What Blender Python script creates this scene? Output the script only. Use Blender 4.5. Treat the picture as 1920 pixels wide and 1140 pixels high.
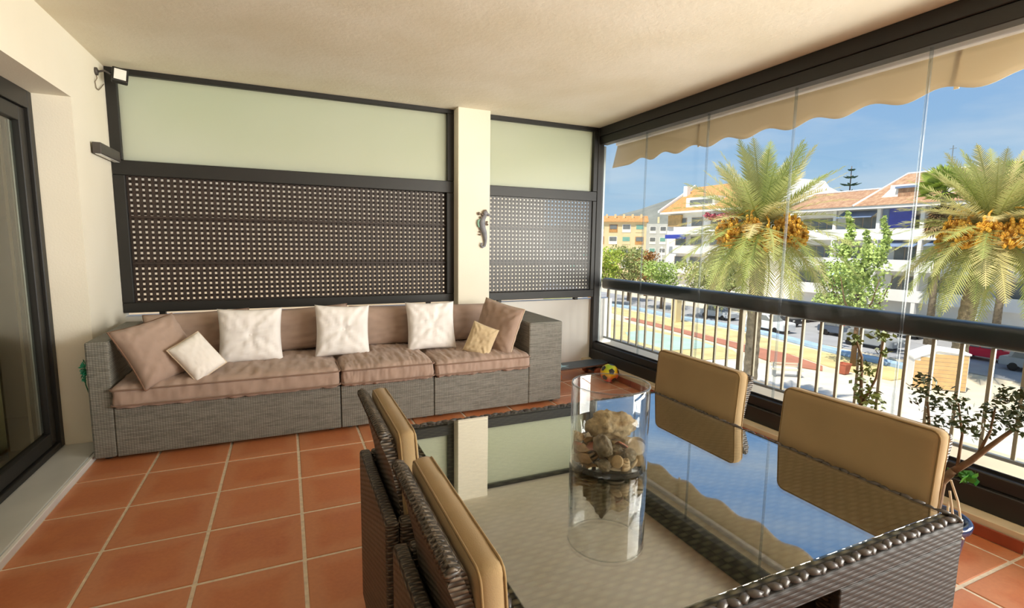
import bpy, bmesh, math, random
from mathutils import Vector, Matrix, noise
PI = math.pi
for o in list(bpy.data.objects): bpy.data.objects.remove(o, do_unlink=True)
scene = bpy.context.scene
COL = scene.collection

def srgb(h, k=1.0):
    v = []
    for i in (0, 2, 4):
        c = int(h[i:i+2], 16) / 255
        v.append(k * (c / 12.92 if c <= 0.04045 else ((c + 0.055) / 1.055) ** 2.4))
    return (v[0], v[1], v[2], 1)

# ------------------------------------------------------------------ camera
YAW, PITCH, ROLL = 0.421952, -0.121742, 0.01379
fw = Vector((math.sin(YAW)*math.cos(PITCH), math.cos(YAW)*math.cos(PITCH), math.sin(PITCH)))
rt = Vector((math.cos(YAW), -math.sin(YAW), 0)); up = rt.cross(fw)
r2 = rt*math.cos(ROLL) + up*math.sin(ROLL); u2 = -rt*math.sin(ROLL) + up*math.cos(ROLL)
cd = bpy.data.cameras.new('camera'); cam = bpy.data.objects.new('camera', cd); COL.objects.link(cam)
cd.sensor_width = 36; cd.sensor_fit = 'HORIZONTAL'; cd.lens = 36*941.4/1920; cd.clip_end = 5000; cd.clip_start = 0.05
cam.matrix_world = Matrix(((r2.x, u2.x, -fw.x, 0), (r2.y, u2.y, -fw.y, 0), (r2.z, u2.z, -fw.z, 1.35), (0, 0, 0, 1)))
scene.camera = cam
vs = scene.view_settings
scene.display_settings.display_device = 'sRGB'
vs.view_transform = 'Standard'; vs.look = 'None'; vs.exposure = 0.0; vs.gamma = 1.0; vs.use_curve_mapping = False

# ------------------------------------------------------------------ world, sun, added fill lamp
SUN_STRENGTH = 6.0
FILL_GLAZING = 1050.0
w = bpy.data.worlds.new('sky'); scene.world = w; w.use_nodes = True
n = w.node_tree; n.nodes.clear()
out = n.nodes.new('ShaderNodeOutputWorld'); bg = n.nodes.new('ShaderNodeBackground')
tc = n.nodes.new('ShaderNodeTexCoord'); sx = n.nodes.new('ShaderNodeSeparateXYZ')
n.links.new(tc.outputs['Generated'], sx.inputs[0])
cr = n.nodes.new('ShaderNodeValToRGB'); e = cr.color_ramp.elements
e[0].position = 0.0; e[0].color = srgb('b9d6ea'); e[1].position = 1.0; e[1].color = srgb('5f95dc')
x = e.new(0.10); x.color = srgb('a2c8e6'); x = e.new(0.28); x.color = srgb('86b3e4'); x = e.new(0.5); x.color = srgb('7aaae4')
n.links.new(sx.outputs['Z'], cr.inputs[0])
mp = n.nodes.new('ShaderNodeMapping'); mp.inputs['Scale'].default_value = (1.3, 2.2, 9.0); mp.inputs['Rotation'].default_value = (0.12, 0.10, 0.5)
n.links.new(tc.outputs['Generated'], mp.inputs[0])
ns = n.nodes.new('ShaderNodeTexNoise'); ns.inputs['Scale'].default_value = 1.15; ns.inputs['Detail'].default_value = 6; ns.inputs['Roughness'].default_value = 0.55
n.links.new(mp.outputs[0], ns.inputs['Vector'])
c2 = n.nodes.new('ShaderNodeValToRGB'); c2.color_ramp.elements[0].position = 0.46; c2.color_ramp.elements[0].color = (0, 0, 0, 1)
c2.color_ramp.elements[1].position = 0.70; c2.color_ramp.elements[1].color = (0.6, 0.6, 0.6, 1)
n.links.new(ns.outputs[0], c2.inputs[0])
mx = n.nodes.new('ShaderNodeMixRGB'); mx.inputs[2].default_value = srgb('dbe6ee')
n.links.new(c2.outputs[0], mx.inputs[0]); n.links.new(cr.outputs[0], mx.inputs[1])
n.links.new(mx.outputs[0], bg.inputs[0]); bg.inputs[1].default_value = 1.0
n.links.new(bg.outputs[0], out.inputs[0])

def lamp(name, kind, energy, color, loc, direction, sx_=1, sy_=1):
    d = bpy.data.lights.new(name, kind); d.energy = energy; d.color = color
    o = bpy.data.objects.new(name, d); COL.objects.link(o); o.location = loc
    o.rotation_euler = Vector(direction).to_track_quat('-Z', 'Y').to_euler()
    if kind == 'AREA': d.shape = 'RECTANGLE'; d.size = sx_; d.size_y = sy_
    return o
sun = lamp('sun_offscreen', 'SUN', SUN_STRENGTH, (1.0, 0.93, 0.80), (0, 0, 40), (0.46, 0.14, -0.88)); sun.data.angle = 0.009
# added fill lamp standing in for daylight through the glazing, beside and behind the camera
lamp('glazing_fill_offscreen', 'AREA', FILL_GLAZING, (1.0, 0.95, 0.86), (4.7, -2.35, 1.15), (-1.0, 0.40, 0.0), 5.6, 2.6)

# ------------------------------------------------------------------ materials
MATS = {}
class NT:
    def __init__(s, name):
        m = bpy.data.materials.new(name); m.use_nodes = True; s.m = m; s.t = m.node_tree; s.t.nodes.clear()
        s.out = s.t.nodes.new('ShaderNodeOutputMaterial'); MATS[name] = m
    def n(s, typ, **kw):
        nd = s.t.nodes.new('ShaderNode' + typ)
        for k, v in kw.items():
            if k.startswith('i_'):
                key = k[2:]; key = int(key) if key.isdigit() else key.replace('_', ' ')
                s.set(nd.inputs[key], v)
            else: setattr(nd, k, v)
        return nd
    def set(s, sock, v):
        if isinstance(v, bpy.types.NodeSocket): s.t.links.new(v, sock)
        else: sock.default_value = v
    def math(s, op, a, b=None, c=None):
        nd = s.t.nodes.new('ShaderNodeMath'); nd.operation = op; s.set(nd.inputs[0], a)
        if b is not None: s.set(nd.inputs[1], b)
        if c is not None: s.set(nd.inputs[2], c)
        return nd.outputs[0]
    def mix(s, f, a, b, mode='MIX'):
        nd = s.t.nodes.new('ShaderNodeMixRGB'); nd.blend_type = mode
        s.set(nd.inputs[0], f); s.set(nd.inputs[1], a); s.set(nd.inputs[2], b); return nd.outputs[0]
    def ramp(s, f, *stops):
        nd = s.t.nodes.new('ShaderNodeValToRGB'); e = nd.color_ramp.elements
        e[0].position, e[0].color = stops[0]; e[1].position, e[1].color = stops[-1]
        for p, c in stops[1:-1]: q = e.new(p); q.color = c
        s.set(nd.inputs[0], f); return nd.outputs[0]
    def noise(s, scale, detail=3, vec=None, rough=0.5):
        nd = s.n('TexNoise', i_Scale=scale, i_Detail=detail, i_Roughness=rough)
        if vec is not None: s.t.links.new(vec, nd.inputs['Vector'])
        return nd.outputs[0]
    def obj(s): return s.n('TexCoord').outputs['Object']
    def bump(s, h, strength, dist=0.01):
        return s.n('Bump', i_Strength=strength, i_Distance=dist, i_Height=h).outputs[0]
    def bsdf(s, color, rough=0.6, normal=None, **kw):
        b = s.n('BsdfPrincipled'); s.set(b.inputs['Base Color'], color); s.set(b.inputs['Roughness'], rough)
        if normal is not None: s.t.links.new(normal, b.inputs['Normal'])
        for k, v in kw.items(): s.set(b.inputs[k.replace('_', ' ')], v)
        s.t.links.new(b.outputs[0], s.out.inputs[0]); return b

def plain(name, h, rough=0.6, var=0.06, scale=20, bump=0.0, metal=0.0, spec=0.5, k=1.0):
    t = NT(name); c = srgb(h, k); v = t.obj(); f = t.noise(scale, 3, v)
    d = tuple(max(0, q*(1-var*2)) for q in c[:3]) + (1,); l = tuple(min(1, q*(1+var)) for q in c[:3]) + (1,)
    t.bsdf(t.ramp(f, (0.3, d), (0.7, l)), rough, t.bump(f, bump, 0.01) if bump else None, Metallic=metal, **{'Specular_IOR_Level': spec})
    return t.m
def plaster(name, h, h2, s1, s2, strength, dist):
    t = NT(name); v = t.obj(); a = t.noise(s1, 6, v, 0.6); b = t.noise(s2, 2, v)
    f = t.math('ADD', t.math('MULTIPLY', a, 0.7), t.math('MULTIPLY', b, 0.3))
    t.bsdf(t.ramp(b, (0.35, srgb(h2)), (0.65, srgb(h))), 0.85, t.bump(f, strength, dist), **{'Specular_IOR_Level': 0.2}); return t.m
plaster('wall_plaster', 'f4eedd', 'efe8d5', 90, 1.3, 0.25, 0.006)
plaster('ceiling_plaster', 'f2ebd8', 'e9e0c8', 26, 1.6, 0.32, 0.012)
plaster('white_wall', 'f0eee8', 'ebe8e0', 80, 1.2, 0.2, 0.004)
plain('grout', 'e6d6bd', 0.9, 0.08, 40, 0.3)
plain('dark_aluminium', '201f1d', 0.48, 0.08, 3, 0, 0.0, 0.5)
plain('lattice_brown', '33261f', 0.55, 0.12, 14, 0)
plain('grey_aluminium', '9aa0a0', 0.35, 0.04, 5, 0, 0.6)
plain('white_paint', 'f2f1ec', 0.5, 0.02, 6)
plain('rail_paint', '222b2b', 0.30, 0.06, 2, 0, 0.0, 0.6)
plain('baluster_paint', '8d8772', 0.45, 0.08, 6)
plain('cream_ledge', 'dccbab', 0.6, 0.05, 10)
plain('outer_ledge', 'dccbab', 0.6, 0.04, 5)
plain('skirting_tile', '9c4a30', 0.4, 0.12, 9)
plain('curtain_cloth', 'a3936a', 0.9, 0.06, 30)
plain('room_beige', 'a08c68', 0.9, 0.05, 2)
plain('lamp_metal', '4a4440', 0.5, 0.08, 12)
plain('lamp_glass', 'f3f3ee', 0.25, 0.02, 12)
plain('cable', '8a7c6a', 0.6, 0.05, 12)

def tile_mat():
    t = NT('terracotta_tile'); v = t.obj(); s = t.n('SeparateXYZ', i_0=v)
    ax = t.math('ABSOLUTE', s.outputs[0]); ay = t.math('ABSOLUTE', s.outputs[1]); m = t.math('MAXIMUM', ax, ay)
    oi = t.n('ObjectInfo').outputs['Random']
    off = t.n('CombineXYZ', i_0=t.math('MULTIPLY', oi, 31.0), i_1=t.math('MULTIPLY', oi, 17.0))
    vv = t.n('VectorMath', operation='ADD', i_0=v, i_1=off.outputs[0]).outputs[0]
    nz = t.noise(7, 4, vv); nf = t.noise(60, 3, vv)
    edge = t.math('ADD', t.math('MULTIPLY', m, 5.0), t.math('MULTIPLY', nz, 0.5))
    ed = t.ramp(edge, (0.78, (0, 0, 0, 1)), (1.28, (1, 1, 1, 1)))
    base = t.mix(oi, srgb('c06f45'), srgb('c97c50'))
    base = t.mix(t.ramp(nz, (0.35, (0, 0, 0, 1)), (0.7, (1, 1, 1, 1))), base, srgb('d08455'))
    base = t.mix(t.math('MULTIPLY', ed, 0.55), base, srgb('d79a70'))
    base = t.mix(0.25, base, t.ramp(nf, (0.3, srgb('a85a34')), (0.7, srgb('cb7d4d'))))
    t.bsdf(base, t.ramp(nz, (0.3, (0.34,)*3+(1,)), (0.7, (0.5,)*3+(1,))), t.bump(t.math('ADD', nz, t.math('MULTIPLY', nf, 0.3)), 0.15, 0.004))
tile_mat()

def marble_mat():
    t = NT('marble'); v = t.obj(); wv = t.n('TexWave', i_Scale=1.2, i_Distortion=9.0, i_Detail=4.0); t.t.links.new(v, wv.inputs['Vector'])
    nz = t.noise(5, 6, v)
    c = t.mix(t.math('MULTIPLY', wv.outputs[1], 0.35), srgb('d7d9d4'), srgb('aeb2ae'))
    t.bsdf(t.mix(t.math('MULTIPLY', nz, 0.3), c, srgb('c3c6c2')), 0.25)
marble_mat()

def weave(name, light, mid, dark, su, sv, rough=0.5, bstr=0.9, dist=0.004, streak=0.35, swing=0.4, grid=False):
    """rows of flat strands (height sv) going over and under stakes spaced su, in metres, in the mesh's own UVs"""
    t = NT(name); uv = t.n('TexCoord').outputs['UV']; s = t.n('SeparateXYZ', i_0=uv)
    u = t.math('DIVIDE', s.outputs[0], su); v = t.math('DIVIDE', s.outputs[1], sv)
    row = t.math('FLOOR', v)
    sw = t.math('SINE', t.math('MULTIPLY', t.math('ADD', u, row), PI))
    if grid: sw = t.math('MULTIPLY_ADD', t.math('POWER', t.math('ABSOLUTE', t.math('SINE', t.math('MULTIPLY', u, PI))), 0.5), 2.0, -1.0)
    pr = t.math('ABSOLUTE', t.math('SINE', t.math('MULTIPLY', v, PI)))
    h = t.math('MULTIPLY', t.math('POWER', pr, 0.6), t.math('MULTIPLY_ADD', sw, swing, 1.0-swing))
    cv = t.n('CombineXYZ', i_0=t.math('MULTIPLY', s.outputs[0], 6.0), i_1=t.math('MULTIPLY', row, 3.7))
    st = t.noise(1.0, 3, cv.outputs[0])
    cv2 = t.n('CombineXYZ', i_0=t.math('MULTIPLY', t.math('FLOOR', u), 5.3), i_1=t.math('MULTIPLY', row, 0.37))
    st2 = t.noise(1.0, 1, cv2.outputs[0])
    c = t.ramp(h, (0.12, srgb(dark)), (0.5, srgb(mid)), (0.95, srgb(light)))
    c = t.mix(t.ramp(st, (0.42, (0, 0, 0, 1)), (0.62, (streak,)*3+(1,))), c, srgb(dark))
    c = t.mix(t.ramp(st2, (0.5, (0, 0, 0, 1)), (0.65, (streak*0.7,)*3+(1,))), c, srgb(light))
    t.bsdf(c, rough, t.bump(h, bstr, dist)); return t.m
weave('wicker_grey', '96948a', '7b796f', '47463f', 0.014, 0.0105, 0.55, 0.7, 0.003, 0.40, 0.30, True)
weave('wicker_dark', '756a5c', '50473d', '221d18', 0.020, 0.0085, 0.42, 0.9, 0.004)
weave('wicker_table', '2b2723', '1d1a17', '0b0a09', 0.022, 0.010, 0.6, 0.6, 0.003)
weave('wicker_top', '6f6a56', '4d4939', '12110c', 0.024, 0.016, 0.75, 0.9, 0.004, 0.12)
plain('braid', '4a4440', 0.35, 0.25, 60)

def fabric(name, h, var=0.05, rough=0.9, bstr=0.15):
    t = NT(name); v = t.obj(); f = t.noise(5, 4, v); g = t.noise(420, 1, v); c = srgb(h)
    d = tuple(q*(1-var*2.2) for q in c[:3])+(1,); l = tuple(min(1, q*(1+var)) for q in c[:3])+(1,)
    t.bsdf(t.ramp(f, (0.3, d), (0.7, l)), rough, t.bump(g, bstr, 0.002), **{'Specular_IOR_Level': 0.15, 'Sheen_Weight': 0.15}); return t.m
fabric('mauve_fabric', 'b09889'); fabric('mauve_dark_fabric', '8f7564')
fabric('white_fabric', 'f1ece8'); fabric('cream_white_fabric', 'f4eee6'); 
fabric('beige_fabric', 'd3bd98'); fabric('cream_cushion', 'a18a66'); fabric('piping_dark', '8b6a57'); fabric('piping_light', 'd9c6ae'); fabric('piping_tan', '8f7650')
def awning_mat():
    t = NT('awning_cloth'); v = t.obj(); f = t.noise(2, 3, v); c = t.ramp(f, (0.3, srgb('dccdb0')), (0.7, srgb('e3d6bd')))
    a = t.n('BsdfDiffuse', i_Color=c); b = t.n('BsdfTranslucent', i_Color=c); m = t.n('MixShader', i_0=0.38)
    t.t.links.new(a.outputs[0], m.inputs[1]); t.t.links.new(b.outputs[0], m.inputs[2]); t.t.links.new(m.outputs[0], t.out.inputs[0])
awning_mat()

def schlick(t, f0, ex=5.0):
    lw = t.n('LayerWeight', i_Blend=0.5).outputs['Facing']
    return t.math('MULTIPLY_ADD', t.math('POWER', lw, ex), 1.0-f0, f0)
def thin_glass(name, tint, f0=0.04, rough=0.0, gtint=(1, 1, 1, 1), ex=5.0):
    t = NT(name); tr = t.n('BsdfTransparent', i_Color=tint); gl = t.n('BsdfGlossy', i_Roughness=rough, i_Color=gtint)
    m = t.n('MixShader', i_0=schlick(t, f0, ex)); t.t.links.new(tr.outputs[0], m.inputs[1]); t.t.links.new(gl.outputs[0], m.inputs[2])
    t.t.links.new(m.outputs[0], t.out.inputs[0]); return t.m
thin_glass('clear_glass', (0.985, 0.99, 0.99, 1), 0.015)
thin_glass('dusty_glass', (0.98, 0.985, 0.98, 1), 0.012, 0.3)
thin_glass('door_glass', (0.80, 0.82, 0.78, 1), 0.05)
thin_glass('table_glass', (0.86, 0.89, 0.86, 1), 0.04, ex=1.7)
thin_glass('vase_glass', (0.965, 0.975, 0.975, 1), 0.05, ex=3.0)
thin_glass('seal_clear', (0.74, 0.77, 0.78, 1), 0.03, 0.45)
def frosted():
    t = NT('frosted_glass'); v = t.obj(); f = t.noise(0.8, 2, v); c = t.ramp(f, (0.3, srgb('e3e8d2')), (0.7, srgb('eaeddd')))
    a = t.n('BsdfDiffuse', i_Color=c); b = t.n('BsdfTranslucent', i_Color=c); m = t.n('MixShader', i_0=0.62)
    t.t.links.new(a.outputs[0], m.inputs[1]); t.t.links.new(b.outputs[0], m.inputs[2])
    g = t.n('BsdfGlossy', i_Roughness=0.22); m2 = t.n('MixShader', i_0=schlick(t, 0.03))
    t.t.links.new(m.outputs[0], m2.inputs[1]); t.t.links.new(g.outputs[0], m2.inputs[2]); t.t.links.new(m2.outputs[0], t.out.inputs[0])
frosted()

# ------------------------------------------------------------------ mesh tools
class MB:
    def __init__(s): s.bm = bmesh.new()
    def box(s, x0, x1, y0, y1, z0, z1, bev=0.0, seg=1, M=None):
        vs_ = bmesh.ops.create_cube(s.bm, size=1.0)['verts']
        bmesh.ops.transform(s.bm, matrix=Matrix.Translation(((x0+x1)/2, (y0+y1)/2, (z0+z1)/2)) @ Matrix.Diagonal((x1-x0, y1-y0, z1-z0, 1)), verts=vs_)
        if bev:
            ed = list({e for v in vs_ for e in v.link_edges})
            r = bmesh.ops.bevel(s.bm, geom=ed, offset=bev, segments=seg, affect='EDGES', profile=0.5)
            vs_ = list({v for v in vs_ if v.is_valid} | set(r['verts']))
        if M is not None: bmesh.ops.transform(s.bm, matrix=M, verts=vs_)
        return s
    def tube(s, pts, rad, seg=8, cap=True):
        pts = [Vector(p) for p in pts]; rings = []
        if not hasattr(rad, '__len__'): rad = [rad]*len(pts)
        t0 = (pts[1]-pts[0]).normalized(); ref = Vector((0, 0, 1)) if abs(t0.z) < 0.9 else Vector((1, 0, 0))
        a = t0.cross(ref).normalized()
        for i, p in enumerate(pts):
            t = (pts[min(i+1, len(pts)-1)] - pts[max(i-1, 0)]).normalized()
            a = (a - t*a.dot(t)).normalized(); b = t.cross(a)
            rings.append([s.bm.verts.new(p + (a*math.cos(2*PI*k/seg) + b*math.sin(2*PI*k/seg))*rad[i]) for k in range(seg)])
        for i in range(len(pts)-1):
            for k in range(seg): s.bm.faces.new((rings[i][k], rings[i][(k+1) % seg], rings[i+1][(k+1) % seg], rings[i+1][k]))
        if cap: s.bm.faces.new(rings[0][::-1]); s.bm.faces.new(rings[-1])
        return s
    def lathe(s, prof, seg=24, M=None, cap0=False, cap1=False):
        vs_ = []; rings = []
        for r, z in prof:
            rings.append([s.bm.verts.new((r*math.cos(2*PI*k/seg), r*math.sin(2*PI*k/seg), z)) for k in range(seg)]); vs_ += rings[-1]
        for i in range(len(prof)-1):
            for k in range(seg): s.bm.faces.new((rings[i][k], rings[i][(k+1) % seg], rings[i+1][(k+1) % seg], rings[i+1][k]))
        if cap0: s.bm.faces.new(rings[0][::-1])
        if cap1: s.bm.faces.new(rings[-1])
        if M is not None: bmesh.ops.transform(s.bm, matrix=M, verts=vs_)
        return s
    def prism(s, poly, axis, a, b):
        """polygon extruded along an axis: 'x' poly=(y,z), 'y' poly=(x,z), 'z' poly=(x,y)"""
        def P(p, q): return {'x': (q, p[0], p[1]), 'y': (p[0], q, p[1]), 'z': (p[0], p[1], q)}[axis]
        A = [s.bm.verts.new(P(p, a)) for p in poly]; B = [s.bm.verts.new(P(p, b)) for p in poly]; m = len(poly)
        s.bm.faces.new(A); s.bm.faces.new(B[::-1])
        for i in range(m): s.bm.faces.new((A[i], B[i], B[(i+1) % m], A[(i+1) % m]))
        return s
    def ball(s, c, rx, ry=None, rz=None, sub=2, M=None):
        r = bmesh.ops.create_icosphere(s.bm, subdivisions=sub, radius=1.0)['verts']
        T = Matrix.Translation(c) @ (M if M is not None else Matrix()) @ Matrix.Diagonal((rx, ry or rx, rz or rx, 1))
        bmesh.ops.transform(s.bm, matrix=T, verts=r); return s
    def quad(s, *p): s.bm.faces.new([s.bm.verts.new(q) for q in p]); return s
    def mesh(s, name, mat=None, smooth=False, fix=True):
        if fix: bmesh.ops.recalc_face_normals(s.bm, faces=s.bm.faces)
        uvl = s.bm.loops.layers.uv.new('uv')
        for f in s.bm.faces:
            f.smooth = smooth; a = [abs(q) for q in f.normal]; k = a.index(max(a))
            for l in f.loops:
                c = l.vert.co; l[uvl].uv = (c.y, c.z) if k == 0 else ((c.x, c.z) if k == 1 else (c.x, c.y))
        me = bpy.data.meshes.new(name); s.bm.to_mesh(me); s.bm.free()
        if mat: me.materials.append(MATS[mat])
        return me
    def build(s, name, mat, parent=None, smooth=False, fix=True):
        return link(name, s.mesh(name, mat, smooth, fix), parent)
def link(name, me, parent=None, M=None):
    o = bpy.data.objects.new(name, me); COL.objects.link(o)
    if parent is not None: o.parent = parent
    if M is not None: o.matrix_local = M
    return o
def tag(o, label=None, cat=None, group=None, kind=None):
    if label: o['label'] = label
    if cat: o['category'] = cat
    if group: o['group'] = group
    if kind: o['kind'] = kind
    return o
def thing(name, label, cat, loc=(0, 0, 0), rz=0.0, group=None):
    o = bpy.data.objects.new(name, None); COL.objects.link(o); o.location = loc; o.rotation_euler = (0, 0, rz); o.empty_display_size = 0.1
    return tag(o, label, cat, group)
def struct(o): return tag(o, kind='structure')
def dup(o, parent=None, loc=None, rz=None, label=None):
    c = o.copy(); COL.objects.link(c); c.parent = parent
    if loc is not None: c.location = loc
    if rz is not None: c.rotation_euler = (0, 0, rz)
    if label: c['label'] = label
    for ch in list(o.children): dup(ch, c)
    return c
def smooth_by_angle(o, ang=0.6):
    for p in o.data.polygons: p.use_smooth = True
    bm = bmesh.new(); bm.from_mesh(o.data)
    for e_ in bm.edges:
        e_.smooth = not (len(e_.link_faces) == 2 and e_.calc_face_angle(0) > ang)
    bm.to_mesh(o.data); bm.free(); return o

# ================================================================== THE TERRACE
XL, XR, YB, ZC, Y0 = -1.143, 3.07, 4.68, 2.56, -2.2
# floor: grout bed with single tiles
floor = struct(MB().box(XL-0.02, 2.955, Y0, YB+0.1, -0.25, -0.004).build('floor', 'grout'))
P, GX, GY = 0.4015, 0.0235, 2.971
half = P/2 - 0.0075
tm = MB().box(-half, half, -half, half, -0.008, 0.0, 0.004, 2).mesh('tile', 'terracotta_tile')
cut = {}
rnd = random.Random(3)
for i in range(-4, 9):
    for j in range(-13, 6):
        xa, xb, ya, yb = GX+i*P, GX+(i+1)*P, GY+j*P, GY+(j+1)*P
        a0, a1, b0, b1 = max(xa, XL+0.03), min(xb, 2.95), max(ya, Y0), min(yb, YB)
        if a1-a0 < 0.05 or b1-b0 < 0.05: continue
        if a1-a0 > P-1e-4 and b1-b0 > P-1e-4: me = tm
        else:
            key = (round(a1-a0, 3), round(b1-b0, 3))
            if key not in cut: cut[key] = MB().box(-(a1-a0)/2+0.006, (a1-a0)/2-0.006, -(b1-b0)/2+0.006, (b1-b0)/2-0.006, -0.008, 0, 0.004, 2).mesh('tile', 'terracotta_tile')
            me = cut[key]
        o = link('tile', me, floor); o.location = ((a0+a1)/2, (b0+b1)/2, rnd.uniform(-0.0008, 0.0006)); o.rotation_euler = (0, 0, rnd.uniform(-0.003, 0.003))
# ceiling slab
struct(MB().box(XL-0.35, 3.13, Y0, YB+0.06, ZC, ZC+0.25).build('ceiling', 'ceiling_plaster'))
# left wall with the sliding-door opening
DY0, DY1, LZ = -1.95, 3.946, 2.18
mb = MB(); mb.box(XL-0.35, XL, DY1, YB+0.1, 0, ZC); mb.box(XL-0.35, XL, DY0, DY1, LZ, ZC); mb.box(XL-0.35, XL, Y0, DY0, 0, ZC)
struct(mb.build('wall_left', 'wall_plaster'))
mb = MB(); mb.box(XL-0.33, XL+0.012, DY0+0.001, DY1-0.004, -0.2, 0.036, 0.004, 2)
struct(mb.build('trim_2', 'marble'))
struct(MB().box(XL+0.0125, XL+0.032, DY0, DY1-0.05, -0.01, 0.030, 0.003, 1).build('baseboard_left', 'white_paint'))
struct(MB().box(XL-0.35, 3.0, Y0-0.12, Y0-0.001, 0, ZC).build('wall_front', 'wall_plaster'))
# sliding door
xd = XL-0.185
mb = MB(); mb.box(xd-0.13, xd, DY1-0.055, DY1+0.001, 0.036, LZ+0.001, 0.004); mb.box(xd-0.13, xd, DY0, DY1-0.055, LZ-0.10, LZ+0.001, 0.004); mb.box(xd-0.13, xd-0.0, DY0, DY1-0.055, 0.036, 0.075, 0.004)
door = struct(mb.build('door_1', 'dark_aluminium'))
mb = MB(); ya, yb = 2.3, DY1-0.058; xa, xb = xd-0.062, xd-0.018
mb.box(xa, xb, yb-0.075, yb, 0.078, LZ-0.103, 0.004); mb.box(xa, xb, ya, ya+0.075, 0.078, LZ-0.103, 0.004)
mb.box(xa, xb, ya+0.075, yb-0.075, 0.078, 0.16, 0.004); mb.box(xa, xb, ya+0.075, yb-0.075, LZ-0.185, LZ-0.103, 0.004)
lf = mb.build('door_leaf', 'dark_aluminium', door)
MB().box(xa+0.015, xa+0.022, ya+0.07, yb-0.07, 0.155, LZ-0.18).build('pane', 'door_glass', lf)
MB().box(xa-0.004, xa+0.012, yb-0.115, yb-0.077, 0.17, LZ-0.19, 0.003).build('edge_strip', 'grey_aluminium', lf)
for ya2, yb2, xo in ((0.95, 2.42, -0.115), (-0.50, 1.02, -0.062), (-1.90, -0.42, -0.115)):
    mb = MB(); xa2, xb2 = xd+xo, xd+xo+0.044
    mb.box(xa2, xb2, yb2-0.075, yb2, 0.078, LZ-0.103, 0.004); mb.box(xa2, xb2, ya2, ya2+0.075, 0.078, LZ-0.103, 0.004)
    mb.box(xa2, xb2, ya2+0.075, yb2-0.075, 0.078, 0.16, 0.004); mb.box(xa2, xb2, ya2+0.075, yb2-0.075, LZ-0.185, LZ-0.103, 0.004)
    lf = mb.build('door_leaf', 'dark_aluminium', door)
    MB().box(xa2+0.015, xa2+0.022, ya2+0.07, yb2-0.07, 0.155, LZ-0.18).build('pane', 'door_glass', lf)
# living room behind the door: floor, wall and curtain
mb = MB(); mb.box(-3.8, XL-0.355, -2.1, 4.9, -0.1, 0.03); struct(mb.build('floor_indoor', 'room_beige'))
mb = MB(); mb.box(-3.9, -3.8, -2.1, 4.9, 0.03, 2.6); mb.box(-3.8, XL-0.352, -2.2, -2.1, 0.03, 2.6); mb.box(-3.9, XL-0.352, -2.2, 4.9, 2.6, 2.7); mb.box(-3.8, XL-0.352, 4.7, 4.8, 0.03, 2.6); struct(mb.build('wall_indoor', 'room_beige'))
mb = MB(); N = 90; prev = None
for k in range(N+1):
    yy = 2.0 + (3.86-2.0)*k/N; xx = XL-0.42 + 0.025*math.sin(k*0.9) + 0.01*math.sin(k*2.3)
    a = [mb.bm.verts.new((xx, yy, 0.05)), mb.bm.verts.new((xx*1.0, yy, 2.3))]
    if prev: mb.bm.faces.new((prev[0], a[0], a[1], prev[1]))
    prev = a
o = mb.build('curtain', 'curtain_cloth', None, True); tag(o, 'olive beige curtain hanging behind the sliding glass door', 'curtain')
sm = o.modifiers.new('thick', 'SOLIDIFY'); sm.thickness = 0.004
tag(MB().tube([(XL-0.42, -1.9, 2.31), (XL-0.42, 3.9, 2.31)], 0.012, 10).build('curtain_rail', 'grey_aluminium'), 'grey rail carrying the olive beige curtain', 'curtain rail')

# back wall: low parapet, pillar
LW = 0.745
struct(MB().box(XL-0.2, 3.34, YB, YB+0.12, 0, LW, 0.003).build('wall_back', 'white_wall'))
CX0, CX1, CY = 1.462, 1.777, 4.50
struct(MB().box(CX0, CX1, CY, YB+0.118, LW-0.745, ZC, 0.006, 2).build('wall_pillar', 'wall_plaster'))
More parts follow.
